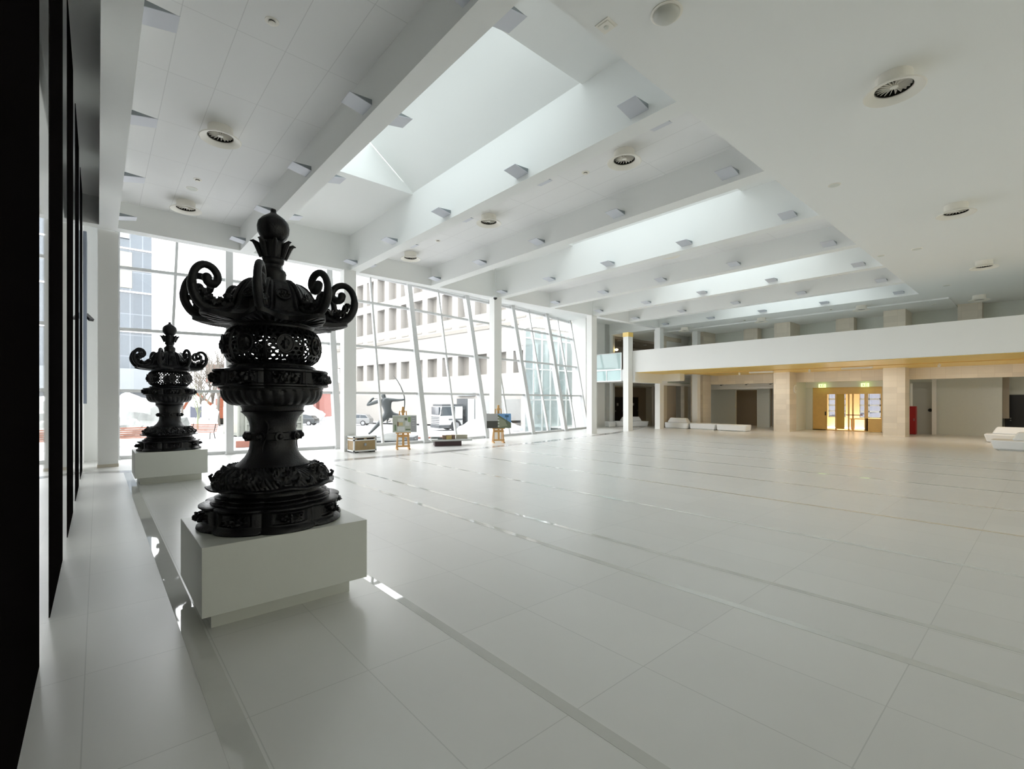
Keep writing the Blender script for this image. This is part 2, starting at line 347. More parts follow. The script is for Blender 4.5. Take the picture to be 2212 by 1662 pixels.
# --- inner columns
for i, (x0, x1, y0, z1) in enumerate([(0.0, 0.47, 18.65, 7.1), (7.2, 7.68, 18.12, 7.1), (14.7, 15.16, 18.12, 7.1), (22.17, 22.65, 18.12, 7.1), (25.86, 26.35, 18.12, 6.15), (29.6, 30.1, 18.12, 7.1), (32.55, 33.0, 16.9, 7.1)]):
    c = empty('column', ((x0+x1)/2, y0 + .2, 0)); h = (x1-x0)/2
    st(c, ['square white column beside the black granite wall', 'square white column behind the flight case', 'square white column behind the easel with the blue sky picture',
           'square white column at the end of the leaning glass', 'short square white column with gold cap at the balcony corner',
           'square white column beside the sofa with backrest', 'slim white column behind the long sofa row'][i], 'column')
    MB().box(-h, h, -.2, .2, 0.09 if i == 0 else 0, z1).build('shaft', M_wallw, c)
    if i == 0: MB().box(-h-.01, h+.01, -.21, .21, 0, .09).build('plinth', M_beige, c)
    if i == 4: MB().box(-h-.02, h+.02, -.22, .22, z1, z1+.28).build('gold_cap', M_gold, c)

# --- balcony
YS = -11.5
bal = empty('balcony_slab', (26.3, 0, 3.84)); st(bal, 'long white balcony with solid parapet over the end of the hall', 'balcony')
MB().box(0, .22, YS, 18.1, 0, 1.40).build('parapet', M_wallw, bal)
MB().box(.22, 13.6, YS, 18.5, 0.05, .26).build('floor_slab', M_white, bal)
MB().box(.22, 4.0, YS, 17.95, -.02, .05).build('gold_soffit', M_gold, bal)
MB().box(4.12, 8.9, YS, 16.4, -.02, .05).build('gold_soffit', M_gold, bal)
MB().box(4.0, 4.12, YS, 17.0, -.05, .05).build('rail', M_goldl, bal)
MB().box(.05, 4.0, 17.95, 18.5, -.66, .05).build('edge_beam', M_white, bal)
MB().box(3.3, 3.9, 16.6, 17.95, -.50, .05).build('edge_beam', M_white, bal)
# --- glass walkway continuing the balcony
wk = empty('walkway_slab', (26.8, 19.3, 3.3)); st(wk, 'white walkway with glass balustrade between balcony and end wall', 'walkway')
MB().box(0, 13, -.7, 3.6, 0.04, .8).build('floor_slab', M_white, wk)
MB().box(-.08, .05, 0, 3.6, 0.0, .07).build('edge_rail', M_steel, wk)
MB().box(-.08, .05, 0, 3.6, 0.76, .86).build('edge_rail', M_steel, wk)
MB().box(-.03, -.01, 0, 3.6, 0.07, .76).build('lower_glass_panel', M_glassb, wk)
MB().box(-.03, -.01, .02, 3.6, 0.86, 1.93).build('glass_panel', M_glassb, wk)
MB().box(-.05, .02, 0, 3.6, 1.93, 1.97).build('handrail', M_grey, wk)
mb = MB()
for y in (0.02, 1.25, 2.4, 3.55): mb.box(-.06, .01, y-.03, y+.03, 0.05, .8)
mb.box(-.06, .0, 0, .05, .8, 1.95); mb.build('post', M_steel, wk)

# --- end wall beside the glass front, lobby opening
boxo('wall_end', M_wallw, (26.3, 29.6, 22.9, 23.3, 0, HT), 'white end wall beside the glass front', 'wall')
boxo('wall_end', M_grey, (29.6, 30.65, 22.75, 23.3, 0, HT), 'grey pilaster at the lobby opening', 'pilaster')
boxo('trim_1', M_white, (30.0, 30.22, 22.6, 22.76, 0, 7.1), 'slim white strip on the grey pilaster', 'trim')
boxo('wall_end', M_wallw, (26.26, 26.42, 22.0, 23.3, 0, HT), 'white side wall closing the end of the glass front', 'wall')
boxo('wall_end', M_wallw, (29.97, 30.65, YB1+.4, 22.8, 7.09, 8.3), 'white upstand above the balcony corner', 'wall')
boxo('wall_end', M_brownw, (30.65, 40, 26.0, 26.3, 0, 7.1), 'taupe back wall of the lobby behind the opening', 'wall')
boxo('wall_end', M_brownw, (30.3, 30.65, 23.3, 26.3, 0, 7.1), 'taupe side wall of the lobby', 'wall')
boxo('ceiling', M_brownw, (30.65, 40, 22.9, 26.3, 6.9, 7.1), 'dim ceiling of the upper lobby with downlights', 'ceiling')
boxo('ceiling', M_greyw, (30.65, 40, 22.9, 26.3, 3.2, 3.4), 'lower lobby ceiling', 'ceiling')
def door(name, x0, x1, y, z1, lab, sheet=True):
    r = empty(name, ((x0+x1)/2, y, 0)); st(r, lab, 'door'); h = (x1-x0)/2
    MB().box(-h, h, -.04, .0, 0, z1).build('leaf', M_darkdoor, r)
    MB().box(-h-.06, -h, -.06, 0, 0, z1+.06).box(h, h+.06, -.06, 0, 0, z1+.06).box(-h, h, -.06, 0, z1, z1+.06).build('frame', mat('door_frame', (.25,.22,.18), .6), r)
    MB().box(h-.18, h-.05, -.10, -.04, 1.02, 1.06).build('handle', M_rim, r)
    if sheet: MB().box(-.13, .13, -.05, -.04, 1.52, 1.76).build('door_sign', M_paper, r)
door('door_1', 34.55, 36.2, 25.98, 2.3, 'dark brown lobby door with small sign, nearer the taupe corner')
door('door_2', 37.0, 38.6, 25.98, 2.3, 'dark brown lobby door with small sign beside the column')
door('door_3', 32.0, 34.2, 25.98, 2.3, 'wide dark brown lobby door with a posted notice under the lit wall lamp')
boxo('trim_2', M_grey, (35.0, 35.1, 25.9, 25.97, 1.0, 1.1), 'small grey switch plate on the lobby wall', 'switch plate')

# --- cross wall left of the beige piers with green glass band
boxo('wall_back', M_beige, (31.0, 31.5, 18.7, 19.0, 0, 3.1), 'beige stone pier beside the column in the cross wall', 'pier')
boxo('wall_back', M_brownw, (31.5, 33.1, 18.9, 19.1, 0, 3.1), 'taupe wall section behind the sofa backrest', 'wall')
boxo('wall_back', M_beige, (34.0, 34.5, 18.7, 19.0, 0, 3.1), 'beige stone jamb of the dim opening', 'pier')
boxo('wall_back', M_brownw, (33.1, 34.0, 20.8, 21.0, 0, 3.1), 'dim passage wall behind the opening', 'wall')
boxo('wall_back', M_wallw, (30.6, 35.2, 18.55, 19.0, 3.1, 3.3), 'white lintel under the green glass band', 'lintel')
boxo('window_13', M_green, (31.3, 34.6, 18.6, 18.66, 3.3, 3.74), 'narrow band of green tinted glass under the balcony', 'window')
boxo('wall_back', M_wallw, (30.6, 37, 19.0, 19.2, 4.1, 7.1), 'white upper cross wall above the balcony corner', 'wall')
boxo('wall_back', M_beige, (31.0, 31.6, 18.8, 19.0, 4.1, 6.75), 'beige stone upper pier at the balcony corner', 'pier')
boxo('wall_back', M_beige, (31.6, 33.9, 18.9, 19.0, 6.45, 6.75), 'beige stone upper lintel at the balcony corner', 'lintel')

# --- back wall with beige stone piers
for i, (a, b) in enumerate([(16.8, 17.75), (11.07, 12.02), (5.33, 6.3), (-0.4, 0.55), (-6.1, -5.15)]):
    boxo('pillar', M_beige, (33.2, 34.4, a, b, 0, 3.86), 'beige stone pier under the balcony, %s from the glass front' % ordn[i], 'pier')
pu = [(16.8, 17.75), (13.5, 14.43), (11.07, 12.02), (7.94, 8.87), (5.33, 6.3), (2.42, 3.35), (-0.4, 0.55)]
for i, (a, b) in enumerate(pu):
    boxo('pillar', M_beige, (34.4 if i % 2 else 33.3, 35.1, a, b, 4.1, 7.1), 'beige stone pier above the balcony parapet, %s from the glass front' % ordn[i], 'pier')
boxo('ceiling', M_white, (31.6, 35.1, 3.4, 19.0, 7.03, 7.1), 'white dropped ceiling strip along the upper piers', 'ceiling')
boxo('wall_back', M_greyw, (35.1, 35.4, -12, 19.0, 4.1, 7.1), 'light grey upper wall behind the balcony', 'wall')
bays = [(12.02, 16.8), (6.3, 11.07), (0.55, 5.33), (-5.15, -0.4)]
for i, (a, b) in enumerate(bays):
    boxo('wall_back', M_beige, (34.35, 34.7, a, b, 3.18, 3.86), 'beige stone lintel between piers, %s from the glass front' % ordn[i], 'lintel')
boxo('wall_back', M_wallw, (35.8, 36.1, 12.5, 18.7, 2.85, 3.86), 'white downstand over the recess behind the sofas', 'lintel')
boxo('wall_back', M_greyw, (37.5, 37.7, 16.35, 19.1, 0, 3.86), 'grey wall section of the recess behind the sofas', 'wall')
boxo('wall_back', M_brownw, (39.6, 39.8, 12, 18, 0, 3.86), 'dim wall deep inside the recess', 'wall')
boxo('wall_back', M_greyw, (37.5, 37.7, 13.85, 14.75, 0, 3.86), 'light grey wall section beside the dim opening', 'wall')
boxo('wall_back', M_wallw, (37.5, 37.7, 14.75, 16.35, 2.8, 3.86), 'lintel of the dim opening', 'lintel')
boxo('wall_back', M_grey, (37.9, 38.1, 11.2, 13.85, 0, 3.86), 'grey wall at the end of the recess', 'wall')
boxo('wall_back', M_greyw, (34.4, 37.9, 11.25, 11.5, 0, 3.86), 'return wall between recess and timber entrance', 'wall')
boxo('wall_back', M_greyw, (34.4, 42, 5.75, 6.0, 0, 3.86), 'return wall between timber entrance and grey recess', 'wall')
boxo('wall_back', M_greyw, (36.8, 37.1, 10.85, 11.25, 0, 2.87), 'grey wall strip beside the timber entrance', 'wall')
boxo('wall_back', M_beige, (36.8, 37.1, 6.0, 7.03, 0, 2.87), 'beige wall strip beside the timber entrance', 'wall')
boxo('wall_back', M_wallw, (36.8, 37.1, 6.0, 11.25, 2.87, 3.86), 'white wall above the timber entrance', 'wall')
boxo('wall_back', M_greyw, (37.5, 37.8, 1.86, 5.75, 0, 3.86), 'pale grey wall of the recess beside the red cabinet', 'wall')
boxo('trim_3', M_wallw, (36.9, 37.12, 4.52, 4.70, 0, 3.3), 'slim white post in front of the pale grey wall', 'post')
boxo('wall_back', M_greyw, (38.6, 38.8, -12, 1.86, 0, 3.86), 'pale wall around the dark door beside the sofas', 'wall')
boxo('trim_4', M_brownw, (37.8, 37.9, 1.60, 1.86, 1.0, 3.3), 'brown strip at the corner beside the dark door', 'trim')
boxo('wall_far', M_wallw, (40, 40.3, -12, 5.75, 0, 7.1), 'outer wall behind the end of the hall', 'wall')
boxo('wall_far', M_wallw, (40, 40.3, 12.4, 29, 0, 7.1), 'outer wall behind the lobby end', 'wall')
r = empty('door_4', (38.58, 0.6, 0)); st(r, 'dark double door beyond the white sofas', 'door')
MB().box(-.05, 0, -1.3, 1.15, 0, 2.32).build('leaf', M_blackp, r); MB().box(-.09, 0, 1.15, 1.2, 0, 2.36).build('frame', M_darkdoor, r)
MB().ball((-.09, .98, 1.0), .035, 6).ball((-.09, .98, .88), .035, 6).build('handle', M_rim, r)
MB().box(-.06, 0, -.0, .25, 2.34, 2.42).build('closer', M_cream, r)
r = empty('door_5', (37.48, 5.2, 0)); st(r, 'flush grey door with round black knob beside the red cabinet', 'door')
MB().box(-.03, 0, -.45, .5, 0, 3.1).build('leaf', M_grey, r)
MB().disc((-.07, -.36, 1.42), (1, 0, 0), .10, .08).build('knob', M_blackp, r)

# --- timber entrance with glass doors and the lit foyer behind
r = empty('door_6', (37.0, 8.94, 0)); st(r, 'honey timber entrance screen with glazed doors, warmly lit from the foyer', 'door')
H = 2.87; y0, y1 = -1.91, 1.91
mb = MB(); mb.box(-.1, .02, y0, y1, 2.42, H); mb.box(-.1, .02, 1.15, y1, 0, 2.42); mb.box(-.1, .02, y0, -1.83, 0, 2.42); mb.box(-.1, .02, y0, y1, 0, .05)
mb.build('frame', M_goldl, r)
mb = MB()
for y in (1.12, .58, -.13, -.36, -1.02, -1.12): mb.box(-.08, 0, y-.04, y+.04, .05, 2.42)
mb.box(-.08, 0, -1.83, -1.02, .05, .85)
mb.build('stile', M_goldl, r)
MB().box(-.06, -.02, .1, .58, .12, 2.42).build('door_panel', mat('ochre_door_panel', (.55,.36,.06), .5), r)
for a, b in ((.62, 1.08), (-.32, .08), (-1.0, -.40), (-1.83, -1.14)): MB().box(-.04, -.03, a, b, .3, 2.4).build('pane', M_glass, r)
MB().box(-.12, -.06, 1.14, 1.2, 1.0, 1.25).build('lock', M_blackp, r)
MB().box(-.13, -.1, -.9, .0, 1.03, 1.08).build('push_bar', M_orange, r)
# foyer
boxo('wall_foyer', M_goldl, (37.1, 41.8, 11.25, 11.4, 0, 3.8), 'warm timber side wall of the foyer', 'wall')
boxo('ceiling', M_wallw, (37.1, 42, 5.9, 11.3, 3.2, 3.4), 'foyer ceiling', 'ceiling')
boxo('wall_foyer', mat('foyer_wall', (.62, .42, .2), .6), (41.8, 42, 5.9, 11.3, 2.55, 3.3), 'wall above the foyer windows', 'wall')
boxo('wall_foyer', D.materials['foyer_wall'], (41.8, 42, 5.9, 11.3, 0, .75), 'wall below the foyer windows', 'wall')
boxo('wall_foyer', D.materials['foyer_wall'], (41.8, 42, 9.3, 10.15, .75, 2.55), 'pier between the foyer windows', 'wall')
r = empty('window_14', (41.9, 8.2, .75)); st(r, 'foyer window with small panes seen through the timber entrance', 'window')
mb = MB()
for k in range(5): mb.box(-.06, 0, -2.3, 3.1, k*.45 - .06, k*.45 + .06)
for y in (-2.2, -1.5, -.8, -.1, .55, 1.1, 1.95, 2.5, 3.05): mb.box(-.06, 0, y-.03, y+.03, 0, 1.8)
mb.build('frame', M_lightd, r); MB().box(-.02, -.01, -2.3, 3.1, 0, 1.8).build('pane', glass_mat('hazy_foyer_glass', (.28, .28, .30)), r)
for (y, z) in ((9.6, 3.17), (7.4, 3.17)):
    area_light('foyer_lamp', (39.3, y, z), (0, 0, 0), 1.2, 1.2, 8, (1.0, 0.66, 0.30))
# foyer furniture
r = empty('foyer_table', (39.6, 8.6, 0)); tag(r, 'wooden table inside the lit foyer behind the timber entrance', 'table')
MB().box(-.4, .4, -.7, .7, .70, .75).build('tabletop', M_wood, r)
for a, b in ((-.35,-.6),(.35,-.6),(-.35,.6),(.35,.6)): MB().box(a-.03, a+.03, b-.03, b+.03, 0, .70).build('leg', M_wood, r)
r = empty('foyer_chair', (39.2, 7.0, 0)); tag(r, 'dark chair inside the lit foyer behind the timber entrance', 'chair')
MB().box(-.22, .22, -.22, .22, .43, .48).build('seat', M_blackp, r)
MB().box(.18, .23, -.22, .22, .48, 1.0).build('backrest', M_blackp, r)
for a, b in ((-.2,-.2),(.2,-.2),(-.2,.2),(.2,.2)): MB().box(a-.018, a+.018, b-.018, b+.018, 0, .43).build('leg', M_blackp, r)
r = empty('foyer_cabinet', (40.6, 7.2, 0)); tag(r, 'low orange wood cabinet inside the lit foyer', 'cabinet')
MB().box(-.25, .25, -.8, .8, 0, .74).build('body', M_wood, r)
MB().box(-.27, -.25, -.75, -.02, .05, .7).build('door', M_goldl, r); MB().box(-.27, -.25, .02, .75, .05, .7).build('door', M_goldl, r)

# ================================================================ CEILING FIXTURES
# wedge lights on the beam faces
def wedge():
    r = empty('wedge_light', (0, 0, 0))      # mounts at x=0 facing +x
    MB().prism([(0, 0), (0.40, 0.075), (0, 0.10)], -.19, .19, lambda a, b, t: (a, t, b)).build('housing', M_lightd, r)
    MB().add([(0.0, -.195, -.006), (.405, -.195, .069), (.405, .195, .069), (0.0, .195, -.006), (0, -.195, .004), (.405, -.195, .079), (.405, .195, .079), (0, .195, .004)],
             [(0,1,2,3),(7,6,5,4),(0,4,5,1),(1,5,6,2),(2,6,7,3),(3,7,4,0)]).build('face_plate', M_light, r)
    return r
w0 = wedge(); first = True
YW = [17.6, 14.4, 11.28, 8.12, 4.97]
for i, (a, b) in enumerate(BE):
    for side in (0, 1):
        if i == 0 and side == 0: continue
        if i == 8 and side == 1: continue
        for k, y in enumerate(YW):
            o = w0 if first else copy_tree(w0); first = False
            o.location = ((a, b)[side], y, 7.22); o.rotation_euler = (0, 0, PI if side == 0 else 0)
            tag(o, 'wedge light on %s beam from granite wall, %s-facing, %s from windows' % (ordn[i], ('wall', 'balcony')[side], ordn[k]), 'wall light', 'wedge lights on the ceiling beams')
# round swirl diffusers
def diffuser():
    r = empty('ceiling_vent', (0, 0, 0))
    MB().lathe([(.24, 0), (.24, -.16), (.30, -.20), (.385, -.235), (.40, -.25), (.385, -.262), (.30, -.235), (.25, -.20), (.238, -.12)], 40, caps=False).build('flared_ring', M_cream, r, smooth=True)
    MB().lathe([(.238, -.19), (.236, -.10), (.01, -.10)], 32, caps=False).build('backing', M_dk, r)
    mb = MB()
    for k in range(20):
        a = 2*PI*k/20; c, s = cos(a), sin(a); c2, s2 = cos(a+.10), sin(a+.10)
        mb.add([(.05*c, .05*s, -.13), (.23*c, .23*s, -.13), (.23*c2, .23*s2, -.17), (.05*c2, .05*s2, -.17)], [(0,1,2,3)])
    mb.build('blade', M_cream, r, solid=.006)
    MB().lathe([(.055, -.11), (.055, -.18), (.03, -.19)], 16).build('hub', M_cream, r)
    return r
v0 = diffuser()
dv = [(2.0, 11.87, HT, 'over the gap between both bronze lanterns'), (1.97, 16.95, HT, 'nearest the glass front beside the granite wall'), (9.4, 6.7, HT, 'in the second flat bay, largest of three'),
      (9.4, 11.87, HT, 'in the second flat bay, middle of three'), (9.4, 16.9, HT, 'in the second flat bay nearest the windows'),
      (16.85, 9.9, HT, 'in the third flat bay'), (9.42, 1.65, 7.1, 'on the low ceiling, largest of all'), (16.83, 1.67, 7.1, 'on the low ceiling, second in the row from the camera'),
      (24.38, 1.67, 7.1, 'on the low ceiling, third in the row'), (32.17, 2.37, 7.1, 'on the low ceiling above the balcony end'), (30.9, 6.8, 7.1, 'above the parapet over the red cabinet bay'),
      (30.9, 11.9, 7.1, 'above the parapet over the timber entrance'), (30.9, 17.0, 7.1, 'above the balcony corner')]
for i, (x, y, z, l) in enumerate(dv):
    o = v0 if i == 0 else copy_tree(v0); o.location = (x, y, z); tag(o, 'round cream swirl air diffuser ' + l, 'air vent', 'round ceiling diffusers')
# domes, discs, detectors
r = empty('dome_lamp', (5.63, 3.35, 7.1)); tag(r, 'large round opal dome lamp on the low ceiling', 'ceiling lamp')
MB().lathe([(.20, 0), (.205, -.012), (.19, -.018), (.17, -.018)], 40, caps=False).build('rim', M_cream, r, smooth=True)
MB().lathe([(.17, -.012), (.165, -.04), (.12, -.08), (.06, -.10), (.003, -.105)], 40).build('dome', mat('grey_opal', (.55,.55,.5), .3), r, smooth=True)
r = empty('motion_sensor', (5.2, 4.0, 7.1)); tag(r, 'square white ceiling sensor beside the opal dome lamp', 'sensor')
MB().box(-.11, .11, -.11, .11, -.012, 0).build('plate', M_cream, r, bevel=.008); MB().box(-.08, .08, -.08, .08, -.024, -.012).build('cover', M_cream, r, bevel=.008)
MB().lathe([(.035, -.024), (.03, -.04), (.005, -.045)], 20).build('lens', M_greyw, r)
for x, y, z, rr, l in [(13.12, 3.41, 7.1, .13, 'low ceiling near the third bay corner'), (20.74, 3.02, 7.1, .15, 'low ceiling between the far diffusers'), (20.77, 4.0, 7.1, .11, 'edge of the low ceiling at the sixth beam'),
                    (28.33, 3.11, 7.1, .14, 'low ceiling near the last skylight'), (33.0, 4.14, 7.03, .12, 'ceiling strip above the parapet'), (1.98, 15.8, HT, .14, 'panelled ceiling beside the far diffuser')]:
    r = empty('ceiling_speaker', (x, y, z)); tag(r, 'flat round white speaker on the ' + l, 'speaker', 'flat round ceiling speakers')
    MB().lathe([(rr, 0), (rr, -.008), (rr*.9, -.012)], 32).build('rim', M_cream, r); MB().lathe([(rr*.85, -.012), (rr*.5, -.016)], 24).build('grille', M_greyw, r)
s0 = None
for x, y, z, l in [(2.04, 8.0, HT, 'panelled ceiling nearest the camera'), (2.01, 15.04, HT, 'panelled ceiling near the far diffuser'), (4.9, 14.2, 8.45, 'first skylight bay by the windows'), (9.5, 7.97, HT, 'second flat bay beside the largest diffuser there'),
                   (9.45, 14.95, HT, 'second flat bay towards the windows'), (30.9, 12.9, 7.1, 'strip above the parapet near the corner'), (30.9, 8.2, 7.1, 'strip above the parapet, third pier')]:
    if s0 is None:
        s0 = r = empty('smoke_detector', (0,0,0))
        MB().lathe([(.10, 0), (.10, -.008), (.06, -.012)], 28).build('ring', M_cream, r); MB().lathe([(.05, -.01), (.05, -.03)], 20).build('neck', M_dk, r)
        MB().lathe([(.055, -.03), (.05, -.045), (.01, -.05)], 20).build('head', M_cream, r)
    else: r = copy_tree(s0)
    r.location = (x, y, z); tag(r, 'small round smoke detector on the ' + l, 'smoke detector', 'smoke detectors')
for x, y, l in [(4.85, 13.6, 'first skylight bay near the windows'), (9.0, 12.55, 'second flat bay middle'), (9.0, 16.0, 'second flat bay beside the window diffuser')]:
    z = 8.45 if x < 6 else HT
    r = empty('ceiling_sensor', (x, y, z)); tag(r, 'small square white sensor on the ceiling of the ' + l, 'sensor')
    MB().box(-.10, .10, -.10, .10, -.012, 0).build('plate', M_cream, r); MB().box(-.05, .05, -.05, .05, -.03, -.012).build('cover', M_greyw, r)
# camera dome on a rod
r = empty('dome_camera', (14.62, 17.95, 7.02)); tag(r, 'dark dome camera on a white rod beside the ceiling beam end', 'security camera')
MB().tube([(0,0,.05), (0,0,1.43)], .02, 10).build('rod', M_steel, r); MB().lathe([(.10, .10), (.11, .04), (.11, 0)], 24).build('housing', M_steel, r)
MB().lathe([(.095, 0), (.08, -.06), (.04, -.09), (.003, -.10)], 24).build('dome', M_blackp, r, smooth=True)
# lobby lamps and downlights
for x, y, z, l in [(32.9, 25.85, 2.62, 'low'), (30.75, 22.7, 6.0, 'high')]:
    r = empty('wall_lamp', (x, y, z)); tag(r, 'glowing warm wall lamp in the lobby, %s' % ('above the wide dark door' if l == 'low' else 'on the upper floor pilaster'), 'wall lamp')
    MB().ball((0, -.06, 0), .15 if l == 'low' else .13, 10, sz=.7).build('shade', M_warm, r, smooth=True); MB().box(-.05, .05, .0, .1, -.06, .06).build('bracket', M_steel, r)
for i, (x, y) in enumerate([(32.0, 23.3), (34.2, 23.5), (36.3, 23.7), (35.2, 24.9)]):
    r = empty('downlight', (x, y, 6.9)); tag(r, 'unlit round downlight in the upper lobby ceiling, ' + ('at the pilaster', 'second in the front row', 'behind the column', 'deeper in')[i], 'downlight', 'upper lobby downlights')
    MB().lathe([(.15, 0), (.15, -.05), (.12, -.06)], 20).build('rim', M_grey, r); MB().lathe([(.11, -.04), (.02, -.061)], 20).build('lens', M_dk, r)
for i, y in enumerate((13.0, 9.1, 3.6)):
    r = empty('track_spot', (30.36, y, 3.80)); tag(r, 'small white spotlight under the gold soffit, %s from the glass front' % ordn[i], 'spotlight', 'spots under the gold soffit')
    MB().tube([(0,0,0), (0,0,-.08)], .015).build('stem', M_steel, r); MB().disc((0,0,-.12), (1,.3,-.4), .06, .12, 16).build('head', M_steel, r)
for i, y in enumerate((11.9, 7.0)):
    r = empty('linear_lamp', (30.9, y, 3.80)); tag(r, 'flat white lamp box under the gold soffit, %s' % ('toward the sofas' if i == 0 else 'before the second stone pier'), 'ceiling lamp')
    MB().box(-.08, .08, -.7, .7, -.09, 0).build('housing', M_steel, r); MB().box(-.07, .07, -.65, .65, -.10, -.09).build('diffuser', M_cream, r)
for y in (12, 7, 2, -3): area_light('soffit_fill', (31.2, y, 3.66), (0, -.35, 0), .3, 2.4, 12, (1.0, .97, .93))  # fill lights added to brighten under the balcony; only two sit at lamp boxes
for i, y in enumerate((16.1, 14.3, 12.7)):
    r = empty('recess_spot', (34.52, y, 3.17)); tag(r, 'small dark spot under the stone lintel behind the sofas, %s from the glass front' % ordn[i], 'spotlight', 'spots under the stone lintel')
    MB().box(-.12, .12, -.12, .12, -.03, 0.02).build('plate', M_grey, r); MB().disc((0,0,-.05), (0,0,1), .07, .05).build('head', M_dk, r)
for i, y in enumerate((10.2, 7.85)):
    r = empty('exit_sign', (36.55, y, 2.98)); tag(r, 'glowing green and yellow exit sign above the timber entrance, %s' % ('nearer the wall clock' if i == 0 else 'nearer the red cabinet'), 'exit sign')
    MB().box(-.05, .05, -.2, .2, -.12, .12).build('light_box', M_exit, r)
    mb = MB()   # running figure and doorway pictogram
    mb.box(-.056, -.05, -.13, -.02, -.08, -.06).box(-.056, -.05, -.13, -.11, -.08, .08).box(-.056, -.05, -.04, -.02, -.08, .08).box(-.056, -.05, -.13, -.02, .06, .08)
    mb.disc((-.053, .08, .06), (1,0,0), .02, .006, 10); mb.bar((-.053, .08, .04), (-.053, .07, -.02), .006, .03); mb.bar((-.053, .07, -.02), (-.053, .11, -.08), .006, .02); mb.bar((-.053, .07, -.02), (-.053, .03, -.07), .006, .02)
    mb.build('pictogram', M_signg, r); MB().tube([(0,0,.12), (0,0,.3)], .015).build('rod', M_steel, r)
    MB().box(-.02, .24, -.02, .02, .28, .31).build('bracket', M_steel, r)
r = empty('wall_clock', (34.1, 11.04, 2.75)); tag(r, 'round wall clock on the side of the stone pier by the entrance', 'clock')
MB().disc((0,0,0), (0,1,0), .27, .05, 32).build('case', M_steel, r); MB().disc((0,-.03,0), (0,1,0), .23, .012, 32).build('dial', mat('dial', (.75,.74,.7), .5), r)
MB().bar((0,-.042,0), (0,-.042,.16), .012, .006, (0,1,0)).bar((0,-.042,0), (.1,-.042,-.04), .015, .006, (0,1,0)).build('hands', M_blackp, r)
r = empty('fire_hose_cabinet', (36.1, 5.48, 0)); tag(r, 'tall red fire cabinet standing between stone pier and grey door', 'cabinet')
MB().box(-.2, .2, -.2, .2, 0.02, 1.66).build('body', M_red, r, bevel=.01); MB().box(-.215, -.2, -.18, .18, .08, 1.6).build('door', M_red, r)
MB().box(-.23, -.215, -.14, -.11, .8, .95).build('handle', M_rim, r)
boxo('trim_5', M_wallw, (36.0, 36.1, 5.45, 5.55, 1.66, 3.0), 'white pipe above the red fire cabinet', 'pipe')

